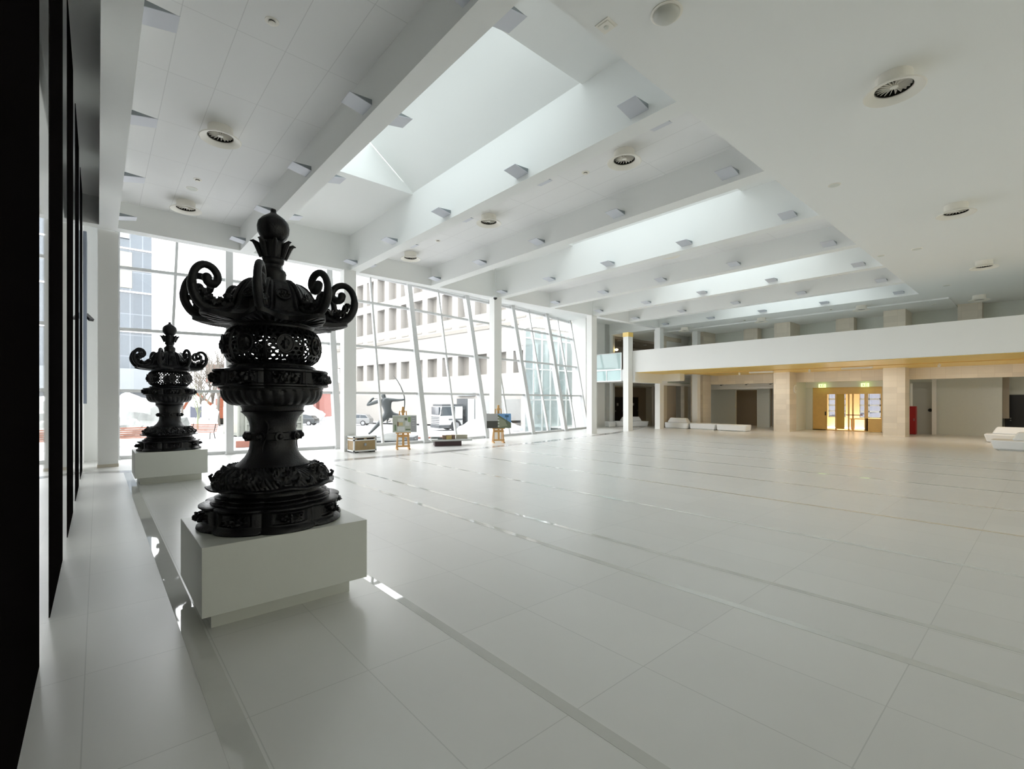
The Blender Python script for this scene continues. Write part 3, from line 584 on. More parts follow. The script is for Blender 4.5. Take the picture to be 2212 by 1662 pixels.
# ================================================================ LANTERNS
def hexl(a, al): return abs(cos(4*(a-al)))
AL = math.atan2(-5.32, -1.37) - 0.16           # direction of one roof corner
ZM = [(0,0), (.34,.235), (.475,.32), (.585,.37), (.60,.385), (.77,.55), (.785,.575), (1.09,.868), (1.32,1.117), (1.345,1.15), (1.37,1.175), (1.53,1.33), (1.57,1.365), (1.60,1.39), (1.70,1.515), (1.76,1.58), (1.78,1.606), (2.08,1.955), (2.15,2.03), (2.40,2.40), (4,4)]
def zmap(z):
    for (a, b), (c, d) in zip(ZM, ZM[1:]):
        if z <= c: return b + (d-b)*(z-a)/(c-a)
    return z
def lantern():
    r = empty('bronze_lantern', (0, 0, 0)); al = AL + PI/8
    fbm = lambda p, s=1.0: noise.fractal(Vector(p) * s, 0.6, 2.0, 4)
    # base: six lobes with carved panels
    prof = [(.66, 0), (.675, .02), (.67, .05), (.645, .075), (.635, .09)]
    prof += [(.632, .09 + .008*k) for k in range(1, 24)]
    prof += [(.64, .29), (.655, .305), (.655, .325), (.64, .335), (.56, .34), (.55, .36), (.56, .38), (.52, .395), (.515, .41), (.525, .43), (.49, .44), (.475, .46)]
    def mod(rr, z, a, i):
        h = hexl(a, al); k = 1 - .085 * (1 - h**.5) * (1 if z < .34 else .8)
        rr *= k
        if .11 < z < .275:
            ph = ((a - al) / (PI/4)); ph = abs(ph - round(ph))
            if ph < .33:
                e = min(1, (.33 - ph)/.03) * min(1, (z-.11)/.012, (.275-z)/.012)
                rr -= .022 * e
                if ph < .24 and .135 < z < .25: rr += max(0, .05 * (fbm((cos(a)*rr, sin(a)*rr, z), 16) + .25)) * e
        return rr, z
    MB().lathe(prof, 360, mod=mod).build('lobed_base', M_bronze, r, smooth=True)
    # sculpted animals projecting from two lobes (seen on the outline)
    for k in range(8):
        a = al + k*PI/4; R = .655
        mb = MB(); mb.ball((R*cos(a), R*sin(a), .19), .045, 10, jit=.9, seed=k); mb.ball(((R-.01)*cos(a+.07), (R-.01)*sin(a+.07), .165), .035, 8, jit=.9, seed=k+9)
        mb.ball(((R-.01)*cos(a-.08), (R-.01)*sin(a-.08), .21), .03, 8, jit=.9, seed=k+5); mb.build('beast_relief', M_bronze, r, smooth=True)
    # waist under the lotus dome
    MB().lathe([(.475, .44), (.46, .50), (.47, .54), (.50, .56), (.56, .575), (.60, .585), (.60, .60), (.555, .61), (.50, .61)], 240,
               mod=lambda rr, z, a, i: (rr * (1 - (.06 if z > .57 else .03) * (1 - hexl(a, al)**.6)), z + (.02*(hexl(a, al)**4) if z > .57 else 0))).build('waist_flange', M_bronze, r, smooth=True)
    prof = [(.33 + .20*math.cos(k/24*PI/2)**.8, .61 + .165*math.sin(k/24*PI/2)) for k in range(25)]
    def mod(rr, z, a, i):
        ph = ((a - al) / (PI/4)); q = (ph - round(ph))*(PI/4)*rr; s_ = (i/24 - .45)*.30; d = math.hypot(q/1.15, s_)
        ring = .020*math.exp(-((d-.105)/.012)**2); inner = max(0, .040*(fbm((cos(a)*rr*2, sin(a)*rr*2, z*2), 9) + .15)) if d < .098 else .012*abs(sin(a*40 + i*.5))
        m = math.sin(i/24*PI/2)
        return rr + (ring+inner)*(1-.5*m), z + (ring+inner)*m
    MB().lathe(prof, 400, mod=mod).build('lotus_dome', M_bronze, r, smooth=True)
    for k in range(8):
        a = al + k*PI/4 + PI/8
        mb = MB(); c = Vector((cos(a), sin(a), 0)); mb.tube([c*.47 + Vector((0,0,.69)), c*.52 + Vector((0,0,.655)), c*.56 + Vector((0,0,.655)), c*.575 + Vector((0,0,.69)), c*.55+Vector((0,0,.71))], [.035, .03, .022, .018, .012], 8)
        mb.build('leaf_curl', M_bronze, r, smooth=True)
    # shaft
    prof = [(.30, .75), (.335, .775), (.345, .785), (.335, .80), (.30, .83), (.265, .87), (.235, .92), (.22, .97), (.216, 1.03), (.218, 1.05), (.232, 1.06), (.232, 1.12), (.218, 1.13), (.214, 1.17), (.222, 1.22), (.245, 1.27), (.28, 1.305), (.30, 1.32), (.285, 1.33)]
    MB().lathe(prof, 64).build('shaft', M_bronze, r, smooth=True)
    for k in range(9):
        a = al + k*2*PI/9; c = Vector((cos(a), sin(a), 0))
        mb = MB(); mb.disc(c*.245 + Vector((0,0,1.09)), c, .045, .05, 20); mb.ball(c*.268 + Vector((0,0,1.09)), .028, 8, jit=.3, seed=k); mb.build('boss', M_bronze, r, smooth=True)
    for k in range(3):
        a = al - .55 + k*2.1; mb = MB(); p = [Vector((.222*cos(a + .12*sin(t*.9)), .222*sin(a + .12*sin(t*.9)), 1.26 - t*.055)) for t in range(7)]
        for q in p: q.xy *= 1.0 + max(0, abs(q.z-1.09)-.1)*.7
        mb.tube(p, [.006,.009,.009,.008,.008,.007,.004], 6); mb.tube([p[2], p[2] + Vector((cos(a+1)*.05, sin(a+1)*.05, .03))*1], [.008,.004], 6); mb.build('plum_branch', M_bronze, r, smooth=True)
    # gadrooned bowl
    prof = [(.285, 1.325), (.288, 1.35), (.30, 1.37)] + [(.30 + .16*sin(k/14*PI/2)**.9, 1.37 + .15*(1-cos(k/14*PI/2))) for k in range(1, 15)] + [(.475, 1.53), (.47, 1.55)]
    MB().lathe(prof, 360, mod=lambda rr, z, a, i: (rr + (.014*abs(sin(15*(a-al) + (z-1.37)*5)) if 1.375 < z < 1.525 else 0), z)).build('gadrooned_bowl', M_bronze, r, smooth=True)
    # carved platform
    prof = [(.44, 1.545), (.49, 1.55), (.49, 1.565), (.515, 1.57), (.54, 1.58), (.54, 1.595)] + [(.525, 1.60 + .006*k) for k in range(1, 16)] + [(.54, 1.70), (.54, 1.715), (.50, 1.72), (.42, 1.735), (.40, 1.76)]
    def mod(rr, z, a, i):
        h = hexl(a, al); rr *= 1 - .07*(1 - h**.5)
        if 1.605 < z < 1.685:
            ph = ((a - al) / (PI/4)); ph = abs(ph - round(ph))
            if ph < .36: rr += -.014 + max(0, .045*(fbm((cos(a)*rr, sin(a)*rr, z), 18) + .2))*(ph < .32)
        return rr, z
    MB().lathe(prof, 360, mod=mod).build('carved_platform', M_bronze, r, smooth=True)
    for k in range(8):
        a = al + k*PI/4; mb = MB()
        for q in range(-2, 3): mb.ball((.545*cos(a+q*.055), .545*sin(a+q*.055), 1.645 + .012*(q % 2)), .028, 8, jit=.6, seed=k*7+q)
        mb.build('peony_relief', M_bronze, r, smooth=True)
    # pierced fire box: hexagonal lattice on a barrel
    z0, z1 = 1.78, 2.08
    def R(v): return .345 + .105 * math.sqrt(max(0, 1 - (2*v-1)**2 * .98))
    nu, nv = 42, 9; mb = MB()
    for i in range(nu):
        for j in range(nv):
            cu = (i + (.5 if j % 2 else 0)) / nu; cv = (j + .5) / nv
            if min(abs((((cu*8+.5)) % 1) - .0), abs((((cu*8+.5)) % 1) - 1)) < .10 and abs(cv-.5) < .36: continue
            ring = []
            for s in (1.0, .60):
                for k in range(6):
                    a = PI/6 + k*PI/3; u = cu + s*.577*cos(a)/nu*1.0; v = cv + s*.667*sin(a)/nv
                    v = min(1, max(0, v)); th = u*2*PI + al; ring.append((R(v)*cos(th), R(v)*sin(th), z0 + (z1-z0)*v))
            mb.add(ring, [(k, (k+1) % 6, 6 + (k+1) % 6, 6 + k) for k in range(6)])
    mb.build('pierced_fire_box', M_bronze, r, solid=.016)
    for k in range(8):
        a = al + k*PI/4; c = Vector((cos(a), sin(a), 0)); mb = MB()
        mb.disc(c*.440 + Vector((0,0,1.93)), c, .075, .03, 28)
        pts = [c*.456 + Vector((-sin(a)*.075*cos(t*PI/12), cos(a)*.075*cos(t*PI/12), 1.93 + .075*sin(t*PI/12))) for t in range(25)]
        mb.tube(pts, .009, 6); mb.ball(c*.440 + Vector((0,0,1.93)), .045, 10, jit=.6, seed=k); mb.build('medallion', M_bronze, r, smooth=True)
        a += PI/8; mb = MB(); pts = [((R(v/8)+.006)*cos(a), (R(v/8)+.006)*sin(a), z0 + (z1-z0)*v/8) for v in range(9)]; mb.tube(pts, .013, 6); mb.build('lattice_bar', M_bronze, r, smooth=True)
    MB().lathe([(.33, 1.74), (.355, 1.75), (.36, 1.77), (.345, 1.80), (.33, 1.80)], 64).build('lower_ring', M_bronze, r, smooth=True)
    MB().lathe([(.34, 2.06), (.355, 2.07), (.37, 2.08), (.375, 2.10), (.39, 2.11), (.40, 2.13), (.385, 2.14), (.40, 2.15)], 64, caps=False).build('upper_ring', M_bronze, r, smooth=True)
    # roof: eight swept corners
    al = AL
    RP = [(.13, 2.445), (.20, 2.44), (.255, 2.425), (.30, 2.395), (.335, 2.355), (.365, 2.305), (.39, 2.25), (.41, 2.19), (.425, 2.14), (.445, 2.105), (.475, 2.08), (.51, 2.06), (.545, 2.045), (.58, 2.03)]
    def roofp(i, a):
        h = hexl(a, al); t = i/13; e = max(0, (t-.55)/.45); rr, z = RP[i]
        rr = rr * (1 - .06*(1-h)*(t < .7)) * (1 - .10*(1-h)*e) + .135*h**3*e**1.5
        return rr, z + .035*h**5*e**2
    def mod(rr, z, a, i):
        i0 = i/4; j = min(12, int(i0)); f = i0 - j; (r0, z0_), (r1, z1_) = roofp(j, a), roofp(j+1, a)
        rr, z = r0 + (r1-r0)*f, z0_ + (z1_-z0_)*f
        ph = ((a - al - PI/8) / (PI/4)); q = abs(ph - round(ph)) * (PI/4) * rr
        edge = .055 + .065*(i/52)
        if 5 < i < 38: k_ = .010*(1 - math.exp(-((q-edge)/.010)**2)*2) if q < edge + .03 else 0; rr += k_*.8
        return rr, z
    mb = MB(); mb.lathe([(1, 1)]*53, 360, mod=mod, caps=False); mb.build('dome_roof', M_bronze, r, smooth=True)
    def mod2(rr, z, a, i):
        re, ze = roofp(13, a)
        if i == 4: return re + .012, ze - .035
        if i == 5: return re + .010, ze + .006
        if i == 6: return re - .01, ze + .004
        t = (0, .33, .66, 1.0)[i]; rad = .375 + (re - .375)*t; zz = 2.0 + (ze - .04 - 2.0)*t
        if 0 < i < 3: zz += .012*(1 if sin(a*64) > 0 else -1)
        return rad, zz
    mb = MB(); mb.lathe([(1, 1)]*7, 400, mod=mod2, caps=False); mb.build('ribbed_eave', M_bronze, r, smooth=True)
    for k in range(8):
        a = al + k*PI/4; mb = MB(); mb.tube([((rr_+.012)*cos(a), (rr_+.012)*sin(a), z_) for rr_, z_ in [roofp(i, a) for i in range(1, 14)]], [.018]*9 + [.022]*4, 8); mb.build('roof_rib', M_bronze, r, smooth=True)
        a += PI/8; n_ = Vector((cos(a)*.62, sin(a)*.62, .78)).normalized(); n_ = Vector((cos(a)*.85, sin(a)*.85, .5)).normalized(); c_ = Vector((.372*cos(a), .372*sin(a), 2.262)) + n_*.004
        u_ = Vector((-sin(a), cos(a), 0)); v_ = n_.cross(u_); mb = MB(); mb.disc(c_, n_, .062, .02, 28)
        mb.tube([c_ + n_*.012 + (u_*cos(t*PI/14) + v_*sin(t*PI/14))*.064 for t in range(29)], .009, 6)
        for q in range(9): mb.ball(c_ + n_*.012 + (u_*cos(q*2.4) + v_*sin(q*2.4))*(.010 + .0045*q), .014, 6, jit=.5, seed=q)
        mb.build('roof_medallion', M_bronze, r, smooth=True)
    for k in range(8):
        a = al + k*PI/4; c = Vector((cos(a), sin(a), 0))
        P = [(.44, 2.14), (.52, 2.09), (.60, 2.065), (.68, 2.08), (.745, 2.13), (.79, 2.22), (.795, 2.32), (.765, 2.41), (.70, 2.465), (.625, 2.455), (.575, 2.40), (.575, 2.335), (.62, 2.30), (.66, 2.32), (.668, 2.355)]
        pts = []
        for i in range(len(P)-1):
            p0, p1, p2, p3 = P[max(i-1,0)], P[i], P[i+1], P[min(i+2, len(P)-1)]
            for s in (0, .33, .66):
                f = lambda q: .5*((2*p1[q]) + (-p0[q]+p2[q])*s + (2*p0[q]-5*p1[q]+4*p2[q]-p3[q])*s*s + (-p0[q]+3*p1[q]-3*p2[q]+p3[q])*s**3)
                pts.append((f(0), f(1)))
        pts.append(P[-1]); n = len(pts)
        rad = [.045 if i < 10 else .040 if i < 18 else .034 + .006*(i > n-9) for i in range(n)]
        mb = MB(); mb.tube([c*p + Vector((0,0,z)) for p, z in pts], rad, 12)
        mb.ball(c*P[-1][0] + Vector((0,0,P[-1][1])), .042, 8)
        sc = mb.build('corner_scroll', M_bronze, r, smooth=True)
        mb = MB()
        for q, (p, z, s) in enumerate([(.47, 2.20, .04), (.54, 2.155, .045), (.61, 2.14, .04), (.68, 2.16, .04), (.70, 2.22, .032), (.73, 2.25, .028), (.64, 2.18, .03)]):
            mb.ball(c*p + Vector((0,0,z)), s, 8, jit=.7, seed=q+k)
        mb.build('leaf_ornament', M_bronze, sc, smooth=True)
    # neck, crown, finial
    MB().lathe([(.17, 2.40), (.175, 2.43), (.14, 2.44), (.12, 2.46), (.12, 2.52), (.125, 2.54), (.115, 2.57), (.08, 2.60), (.078, 2.63), (.10, 2.65), (.104, 2.68), (.095, 2.70)], 48).build('neck', M_bronze, r, smooth=True)
    MB().lathe([(.09, 2.69), (.105, 2.72), (.115, 2.78), (.125, 2.84), (.12, 2.86), (.085, 2.865), (.08, 2.88)], 72, mod=lambda rr, z, a, i: (rr*(1+.05*abs(sin(6*(a-al)))), z)).build('crown', M_bronze, r, smooth=True)
    for k in range(8):
        a = al + k*PI/4 + .25; c = Vector((cos(a), sin(a), 0)); mb = MB()
        mb.tube([c*.11 + Vector((0,0,2.70)), c*.135 + Vector((0,0,2.78)), c*.155 + Vector((0,0,2.83)), c*.19 + Vector((0,0,2.855)), c*.215 + Vector((0,0,2.85))], [.02, .028, .03, .016, .004], 8); mb.build('crown_leaf', M_bronze, r, smooth=True)
    MB().lathe([(.07, 2.87), (.095, 2.88), (.125, 2.915), (.148, 2.965), (.153, 3.02), (.142, 3.07), (.11, 3.11), (.07, 3.14), (.04, 3.16), (.027, 3.175), (.027, 3.205), (.02, 3.21)], 48).build('onion_finial', M_bronze, r, smooth=True)
    for ch in D.objects:
        if ch.parent == r and ch.name.split('.')[0] not in ('dome_roof', 'ribbed_eave', 'corner_scroll', 'roof_rib', 'roof_medallion'):
            for v in ch.data.vertices: v.co.z = zmap(v.co.z)
    return r
L1 = lantern(); L1.location = (1.37, 5.32, .77)
tag(L1, 'large dark bronze temple lantern on the white plinth nearest the camera', 'lantern', 'bronze lanterns')
L2 = copy_tree(L1); L2.location = (1.37, 14.70, .77); L2.rotation_euler = (0, 0, .06)
tag(L2, 'dark bronze temple lantern on the farther white plinth by the windows', 'lantern', 'bronze lanterns')
p0 = empty('display_plinth', (1.37, 5.32, 0)); tag(p0, 'satin white plinth under the nearer bronze lantern', 'plinth', 'lantern plinths')
MB().box(-.72, .72, -.66, .66, .18, .77).build('block', M_ped, p0, bevel=.004)
MB().box(-.62, .62, -.45, .56, 0, .18).build('recessed_base', M_ped, p0)
p1 = copy_tree(p0); p1.location = (1.37, 14.70, 0); tag(p1, 'satin white plinth under the farther bronze lantern', 'plinth', 'lantern plinths')

# ================================================================ FURNITURE IN THE HALL
# flight case
r = empty('flight_case', (7.74, 17.74, 0)); tag(r, 'brown plywood flight case with white metal edges at the foot of the column', 'crate')
a, b = .46, .33
MB().box(-a+.02, a-.02, -b+.02, b-.02, .07, .59).build('panel', M_ply, r)
mb = MB()
for x in (-a, a-.05):
    for y in (-b, b-.05): mb.box(x, x+.05, y, y+.05, .05, .62)
for z in (.05, .46, .57):
    for y in (-b, b-.05): mb.box(-a, a, y, y+.05, z, z+.05)
    for x in (-a, a-.05): mb.box(x, x+.05, -b, b, z, z+.05)
mb.build('edge_frame', M_alu, r)
MB().box(-a, a, -b, b, .615, .63).build('lid', M_alu, r)
MB().box(-.04, .04, -b-.02, -b+.01, .26, .36).build('latch', M_lightd, r)
MB().box(-.32, -.06, -b-.012, -b+.01, .50, .55).box(.06, .34, -b-.012, -b+.01, .50, .55).build('vent_slot', M_dk, r)
for x in (-.33, .33): MB().box(x-.08, x+.08, -b+.02, b-.02, 0, .055).build('skid', M_blackp, r)
# easels
def easel(loc, rz, h, label):
    r = empty('studio_easel', loc, rz); tag(r, label, 'easel', 'wooden studio easels')
    for x in (-.24, .24):
        MB().bar((x, -.28, .03), (x, .34, .03), .06, .05).build('foot', M_wood, r)
        MB().bar((x, -.10, .05), (x*.8, .0, .95), .05, .05, (0,1,0)).build('post', M_wood, r)
        MB().bar((x, .32, .05), (x*.55, .03, h*.9), .04, .04, (0,1,0)).build('rear_leg', M_wood, r)
    MB().box(-.27, .27, -.13, -.07, .10, .17).build('crossbar', M_wood, r)
    MB().box(-.25, .25, -.06, 0, .50, .60).build('crossbar', M_wood, r)
    MB().bar((0, -.09, .12), (0, .05, h-.06), .09, .045, (0,1,0)).build('mast', M_wood, r)
    MB().box(-.30, .30, -.15, -.02, .655, .70).build('tray', M_wood, r)
    MB().box(-.07, .07, -.06, .06, h-.24, h-.14).box(-.04, .04, -.04, .06, h-.14, h).build('top_clamp', M_wood, r)
    MB().bar((-.11, 0, h-.19), (.11, 0, h-.19), .02, .02).build('screw', M_goldl, r)
    return r
def pic(name, loc, rz, w_, h_, patches, label, base):
    r = empty(name, loc, rz); tag(r, label, 'picture')
    T = Matrix.Rotation(-.10, 4, 'X')
    MB().box(-w_/2, w_/2, -.012, .012, 0, h_).build('board', base, r).matrix_local = T
    for k, (x0, x1, z0, z1, col) in enumerate(patches):
        pr = [(x0, z0), (x1, z0), (x1, z1), (x0, z1)] if not isinstance(z0, tuple) else list(z0)
        o = MB().prism(pr, -.0135 - .0006*k, -.0120, lambda a, b, t: (a*w_/2, t, b*h_)).build('printed_area', mat('print', col, .5), r); o.matrix_local = T
RZ1 = -.40
easel((9.42, 17.55, 0), RZ1, 1.74, 'pine easel holding the aerial site plan beside the flight case')
pic('site_plan_board', (9.42 - .13*sin(-RZ1)*-1 - .06, 17.55 - .16, .70), RZ1, .96, .70, [
    (-.98, .52, .03, .95, (.50, .52, .44)), (.52, .98, .03, .95, (.38, .38, .39)), (-.85, -.70, .1, .45, (.18, .25, .14)), (-.55, -.1, .62, .82, (.66, .66, .62)), (-.5, -.15, .40, .58, (.62, .52, .26)), (-.62, -.5, .36, .62, (.22, .14, .10)),
    (.05, .4, .38, .66, (.66, .67, .64)), (-.6, .0, .08, .33, (.70, .71, .70)), (.06, .48, .12, .2, (.16, .2, .12)), (.0, .2, .7, .85, (.12, .13, .1)), (.28, .5, .6, .9, (.25, .36, .16)),
    (.62, .85, .80, .82, (.7,.7,.7)), (.62, .88, .66, .68, (.7,.7,.7)), (.62, .82, .52, .54, (.7,.7,.7)), (.62, .86, .40, .42, (.7,.7,.7))], 'printed aerial site plan board with grey text column, on the easel by the flight case', M_alu)
RZ2 = -.52
easel((14.28, 17.3, 0), RZ2, 1.78, 'pine easel holding the blue sky picture in front of the column')
pic('architecture_picture', (14.28 - .10, 17.3 - .17, .70), RZ2, 1.16, .68, [
    (-1, -.1, .0, 1, (.42, .42, .42)), (-1, -.1, .0, .5, (.07, .07, .06)), (-.1, 1, .0, 1, (.16, .33, .60)), (0, 0, ((-.1, .95), (-.1, 0), (1, 0), (1, .35), (.5, .62)), 0, (.13, .16, .10)),
    (0, 0, ((-.08, .8), (.5, .5), (.7, .15), (-.08, .05)), 0, (.25, .27, .19)), (.63, .67, .3, .9, (.04, .08, .1)), (.5, .8, .75, .9, (.05, .14, .25)), (-.1, .02, .1, .18, (.6,.6,.55)), (-.1, .02, .3, .38, (.6,.6,.55)), (-.1, .02, .5, .58, (.6,.6,.55)), (-.1, .0, .7, .77, (.6,.6,.55))],
    'picture of a dark hillside building under blue sky, on the easel before the column', M_blackp)
# architectural model on a low plinth
r = empty('model_table', (11.75, 17.75, 0), -.45); tag(r, 'low dark maroon plinth with grey slab carrying an architectural model', 'display table')
MB().box(-.62, .55, -.30, .35, 0, .22).build('plinth', mat('maroon_lacquer', (.045, .018, .022), .35), r)
MB().box(-.78, 1.0, -.42, .48, .22, .29).build('slab', mat('grey_board', (.50,.51,.50), .6), r)
def model(name, dims, m, lab, extra=None):
    e = empty(name, (11.75, 17.75, .29), -.45); tag(e, lab, 'model building', 'model buildings on the low plinth')
    MB().box(*dims).build('block', m, e); x0, x1, y0, y1, z0, z1 = dims
    MB().box(x0-.01, x1+.01, y0-.01, y1+.01, z1, z1+.012).build('roof', extra or m, e)
M_m1 = mat('model_brown', (.20, .13, .09), .7); M_m2 = mat('model_ochre', (.50, .38, .14), .7); M_m3 = mat('model_beige', (.45, .42, .33), .7, var=.1); M_m4 = mat('model_dark', (.10,.12,.12), .7)
model('model_building', (-.12, .12, -.30, -.05, 0, .17), M_m2, 'ochre model block at the middle of the low plinth', M_m1)
model('model_building', (-.27, -.15, -.28, .0, 0, .16), M_m1, 'brown model block beside the ochre block, toward the flight case')
model('model_building', (.15, .27, -.28, .1, 0, .17), M_m1, 'brown model block beside the ochre block, toward the far easel')
model('model_building', (.36, .85, -.10, .20, 0, .16), M_m3, 'long beige model block at the end of the grey slab')
model('model_building', (-.74, -.35, .15, .40, 0, .07), mat('model_grey', (.30,.32,.31), .7), 'flat grey model block at the corner of the grey slab')
model('model_building', (-.48, -.30, -.25, -.08, 0, .06), M_m4, 'small dark model block on the grey slab')
# sofas
def sofa(name, loc, rz, L, dp, label, back=None, h=.42, cur=0.0):
    """seat runs along local x (length L), depth dp along +y"""
    r = empty(name, loc, rz); tag(r, label, 'sofa', 'white modular sofas')
    mb = MB(); n = 10; lo = []; hi = []
    for side in (0, 1):
        for k in range(n+1):
            u = k/n if side == 0 else 1 - k/n; x = -L/2 + L*u; y = (0 if side == 0 else dp) + cur*(1 - (2*u-1)**2)
            e = .10 if abs(2*u-1) > .99 else 0
            lo.append((x*.93, dp/2 + (y-dp/2)*.90, .03)); hi.append((x, y + (e if side == 0 else -e), h))
    m = len(lo); mb.add(lo + hi, [tuple(range(m))[::-1], tuple(range(m, 2*m))] + [(i, (i+1) % m, m + (i+1) % m, m+i) for i in range(m)])
    mb.build('seat', M_sofa, r, bevel=.05, smooth=True)
    MB().box(-L/2*.85, L/2*.85, .1, dp-.1, 0, .04).build('base', M_grey, r)
    if back:
        x0, x1 = back
        MB().add([(x0, dp*.35, h), (x1, dp*.35, h), (x1, dp*.98, h), (x0, dp*.98, h), (x0+.16, dp*.5, h+.34), (x1-.16, dp*.5, h+.34), (x1-.2, dp*.9, h+.32), (x0+.2, dp*.9, h+.32)],
                 [(3,2,1,0),(4,5,6,7),(0,1,5,4),(1,2,6,5),(2,3,7,6),(3,0,4,7)]).build('backrest', M_sofa, r, bevel=.06, smooth=True)
    return r
sofa('sofa_module', (30.95, 17.72, 0), -PI/2, 1.8, .95, 'white sofa module with backrest beside the column', back=(-.85, .7))
sofa('sofa_module', (31.1, 15.85, 0), -PI/2, 1.85, .9, 'curved white bench module in the middle of the sofa row', cur=.12)
sofa('sofa_module', (31.05, 13.85, 0), -PI/2, 2.0, .9, 'curved white bench module at the free end of the sofa row', cur=-.1)
sofa('sofa_module', (30.5, 21.0, 0), -.75, 2.5, .95, 'white sofa with wide backrest seen behind the balcony column', back=(-.8, .8))
sofa('sofa_module', (29.05, 21.75, 0), -.3, .7, .6, 'white end module partly hidden at the lobby opening')
sofa('sofa_module', (27.2, .10, 0), -PI/2, 3.2, 1.25, 'white sofa nearest the frame edge with sloped backrest', back=(-1.0, 1.6), h=.40)
sofa('sofa_module', (31.85, .60, 0), -PI/2, 3.2, 1.25, 'white sofa behind the nearer one, before the dark door', back=(-1.35, 1.6), h=.40)
sofa('sofa_module', (25.6, -.02, 0), -PI/2 - .12, 1.5, 1.0, 'white sofa module at the very edge of the view', h=.42)

# ================================================================ OUTSIDE
def zg(x, y): return -.12 - .02*max(0, y-22) - .015*max(x, 0)*min(1, max(0, (y-22)/10))
mb = MB(); xs = [-60, -30, -15, -5] + [2.0*k for k in range(0, 32)] + [80, 120]; ys = [19.4, 22, 24, 27, 30, 34, 38, 44, 50, 60, 75, 95, 130, 180]
vs = [(x, y + (1.9 if y < 20 and (x > 20 or x < 4) else 0.0) if y < 20 else y, zg(x, y) - (.05 if y < 23 else 0)) for y in ys for x in xs]; nx = len(xs)
mb.add(vs, [(j*nx+i, j*nx+i+1, (j+1)*nx+i+1, (j+1)*nx+i) for j in range(len(ys)-1) for i in range(nx-1)])
st(mb.build('ground_outside', M_ground), 'snow covered paving and roadway outside the glass front', 'ground')

# office building wall line from (33.3,31.7) to (29.9,69.5) and beyond
OA = Vector((33.3, 31.7, 0)); OD = Vector((-3.4, 37.8, 0)).normalized(); ON = Vector((OD.y, -OD.x, 0))  # ON points away from the square
ob = empty('office_building', (33.3, 31.7, -1), math.atan2(OD.y, OD.x)); tag(ob, 'pale office building with rows of deep window recesses outside the glass front', 'building')
# local: x along wall, -y outward into the building, +y toward the square
rows = [(5.9, 8.2), (12.7, 15.9), (17.0, 20.4)]; zr = [0.0]
for a, b in rows: zr += [a, b]
zr.append(25.0); Lw = 46
for k in range(0, len(zr)-1, 2):
    MB().box(-.6, Lw, -.9, 0, zr[k], zr[k+1]).build('wall_band', M_office, ob)
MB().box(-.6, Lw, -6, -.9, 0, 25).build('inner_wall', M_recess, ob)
for k, (a, b) in enumerate(rows):
    x = -.4; q = 0
    while x < Lw - 2:
        MB().box(x, x+1.05, -.9, 0.02 if k else 0, a, b).build('wall_pier', M_office, ob); x += 3.0; q += 1
for k, (x, a) in enumerate([(2.75, 5.9), (8.75, 5.9), (14.75, 5.9), (20.75, 5.9)]):
    MB().box(x+.25, x+1.7, -.92, -.8, a+.05, a+2.3).build('window', M_winglass, ob)
mb = MB(); 
for q in range(15): mb.box(.8 + 3.0*q, 2.4 + 3.0*q, 0, .06, 11.55, 11.72)
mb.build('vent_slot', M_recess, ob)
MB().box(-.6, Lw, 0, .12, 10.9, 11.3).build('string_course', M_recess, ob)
MB().box(11.5, 14.5, 0, .5, 3.55, 3.85).build('door_canopy', M_lightd, ob)
# nearer wing with glazing, beyond the end of the glass front
wg = empty('side_wing', (28.2, 26.6, -.4)); tag(wg, 'pale wing with narrow grey windows close behind the end of the glass front', 'building')
MB().box(-.4, 4.0, 2.2, 4.0, 0, 3.1).box(-.4, 4.0, 2.2, 4.0, 7.2, 8.6).build('wall', M_office, wg)
MB().box(-.6, 4.0, 2.1, 4.0, 8.6, 9.3).build('cornice', M_steel, wg)
MB().box(.0, 4.0, 2.35, 3.9, 3.1, 7.2).build('glazing', M_winglass, wg)
for x in (-.3, .9, 2.1, 3.3): MB().box(x-.14, x+.14, 2.1, 2.5, 3.1, 7.2).build('pier', M_wallw, wg)
gs = empty('glazed_stair', (26.9, 24.2, -.3)); tag(gs, 'grey glass screen standing close outside the last leaning bays', 'glass screen')
MB().box(-3.2, 2.6, 1.5, 1.56, 0, 7.6).build('glazing', glass_mat('grey_glass', (.62,.68,.68), frost=.35), gs)
for x in (-3.2, -2.3, -1.4, -.5, .4, 1.3, 2.2): MB().box(x-.05, x+.05, 1.42, 1.56, 0, 7.6).build('mullion', M_steel, gs)
for z in (2.3, 4.6, 6.9): MB().box(-3.2, 2.6, 1.44, 1.54, z, z+.1).build('transom', M_steel, gs)

# blue-grey tower
tw = empty('glass_tower', (2.0, 92, -1.2)); tag(tw, 'tall blue-grey glass tower beyond the first glass bay', 'building')
MB().box(-9, 4.3, 0, 14, 8, 46).build('curtain_wall', M_blueg, tw)
MB().box(-9, 5.0, -.6, 14, 4.6, 8).build('podium_band', mat('pale_blue_cladding', (0.2009, 0.2203, 0.2333), .5), tw)
MB().box(-9, 4.0, .5, 14, 0, 4.6).build('ground_floor', mat('blue_grey_glazing', (0.0979, 0.1094, 0.121), .3, spec=.7), tw)  # ground floor glazing in one even blue-grey colour
for z in (13.5, 19.5, 26, 33): MB().box(-9, 4.5, -.25, 14, z, z+.22).build('ledge', M_steel, tw)
MB().box(-1.0, 1.9, -.12, 0, 20.2, 25.6).build('lit_window', mat('lit_office', (.16,.16,.13), .4, emit=(.9,.9,.65), estr=.10), tw)
for k in range(5): MB().box(-.2 - .05*k, .2 - .05*k, -.2, -.12, 21.3 + .9*k - .15, 21.3 + .9*k + .15).build('office_lamp', mat('lamp', (1,1,.9), .4, emit=(1,1,.85), estr=.6), tw)
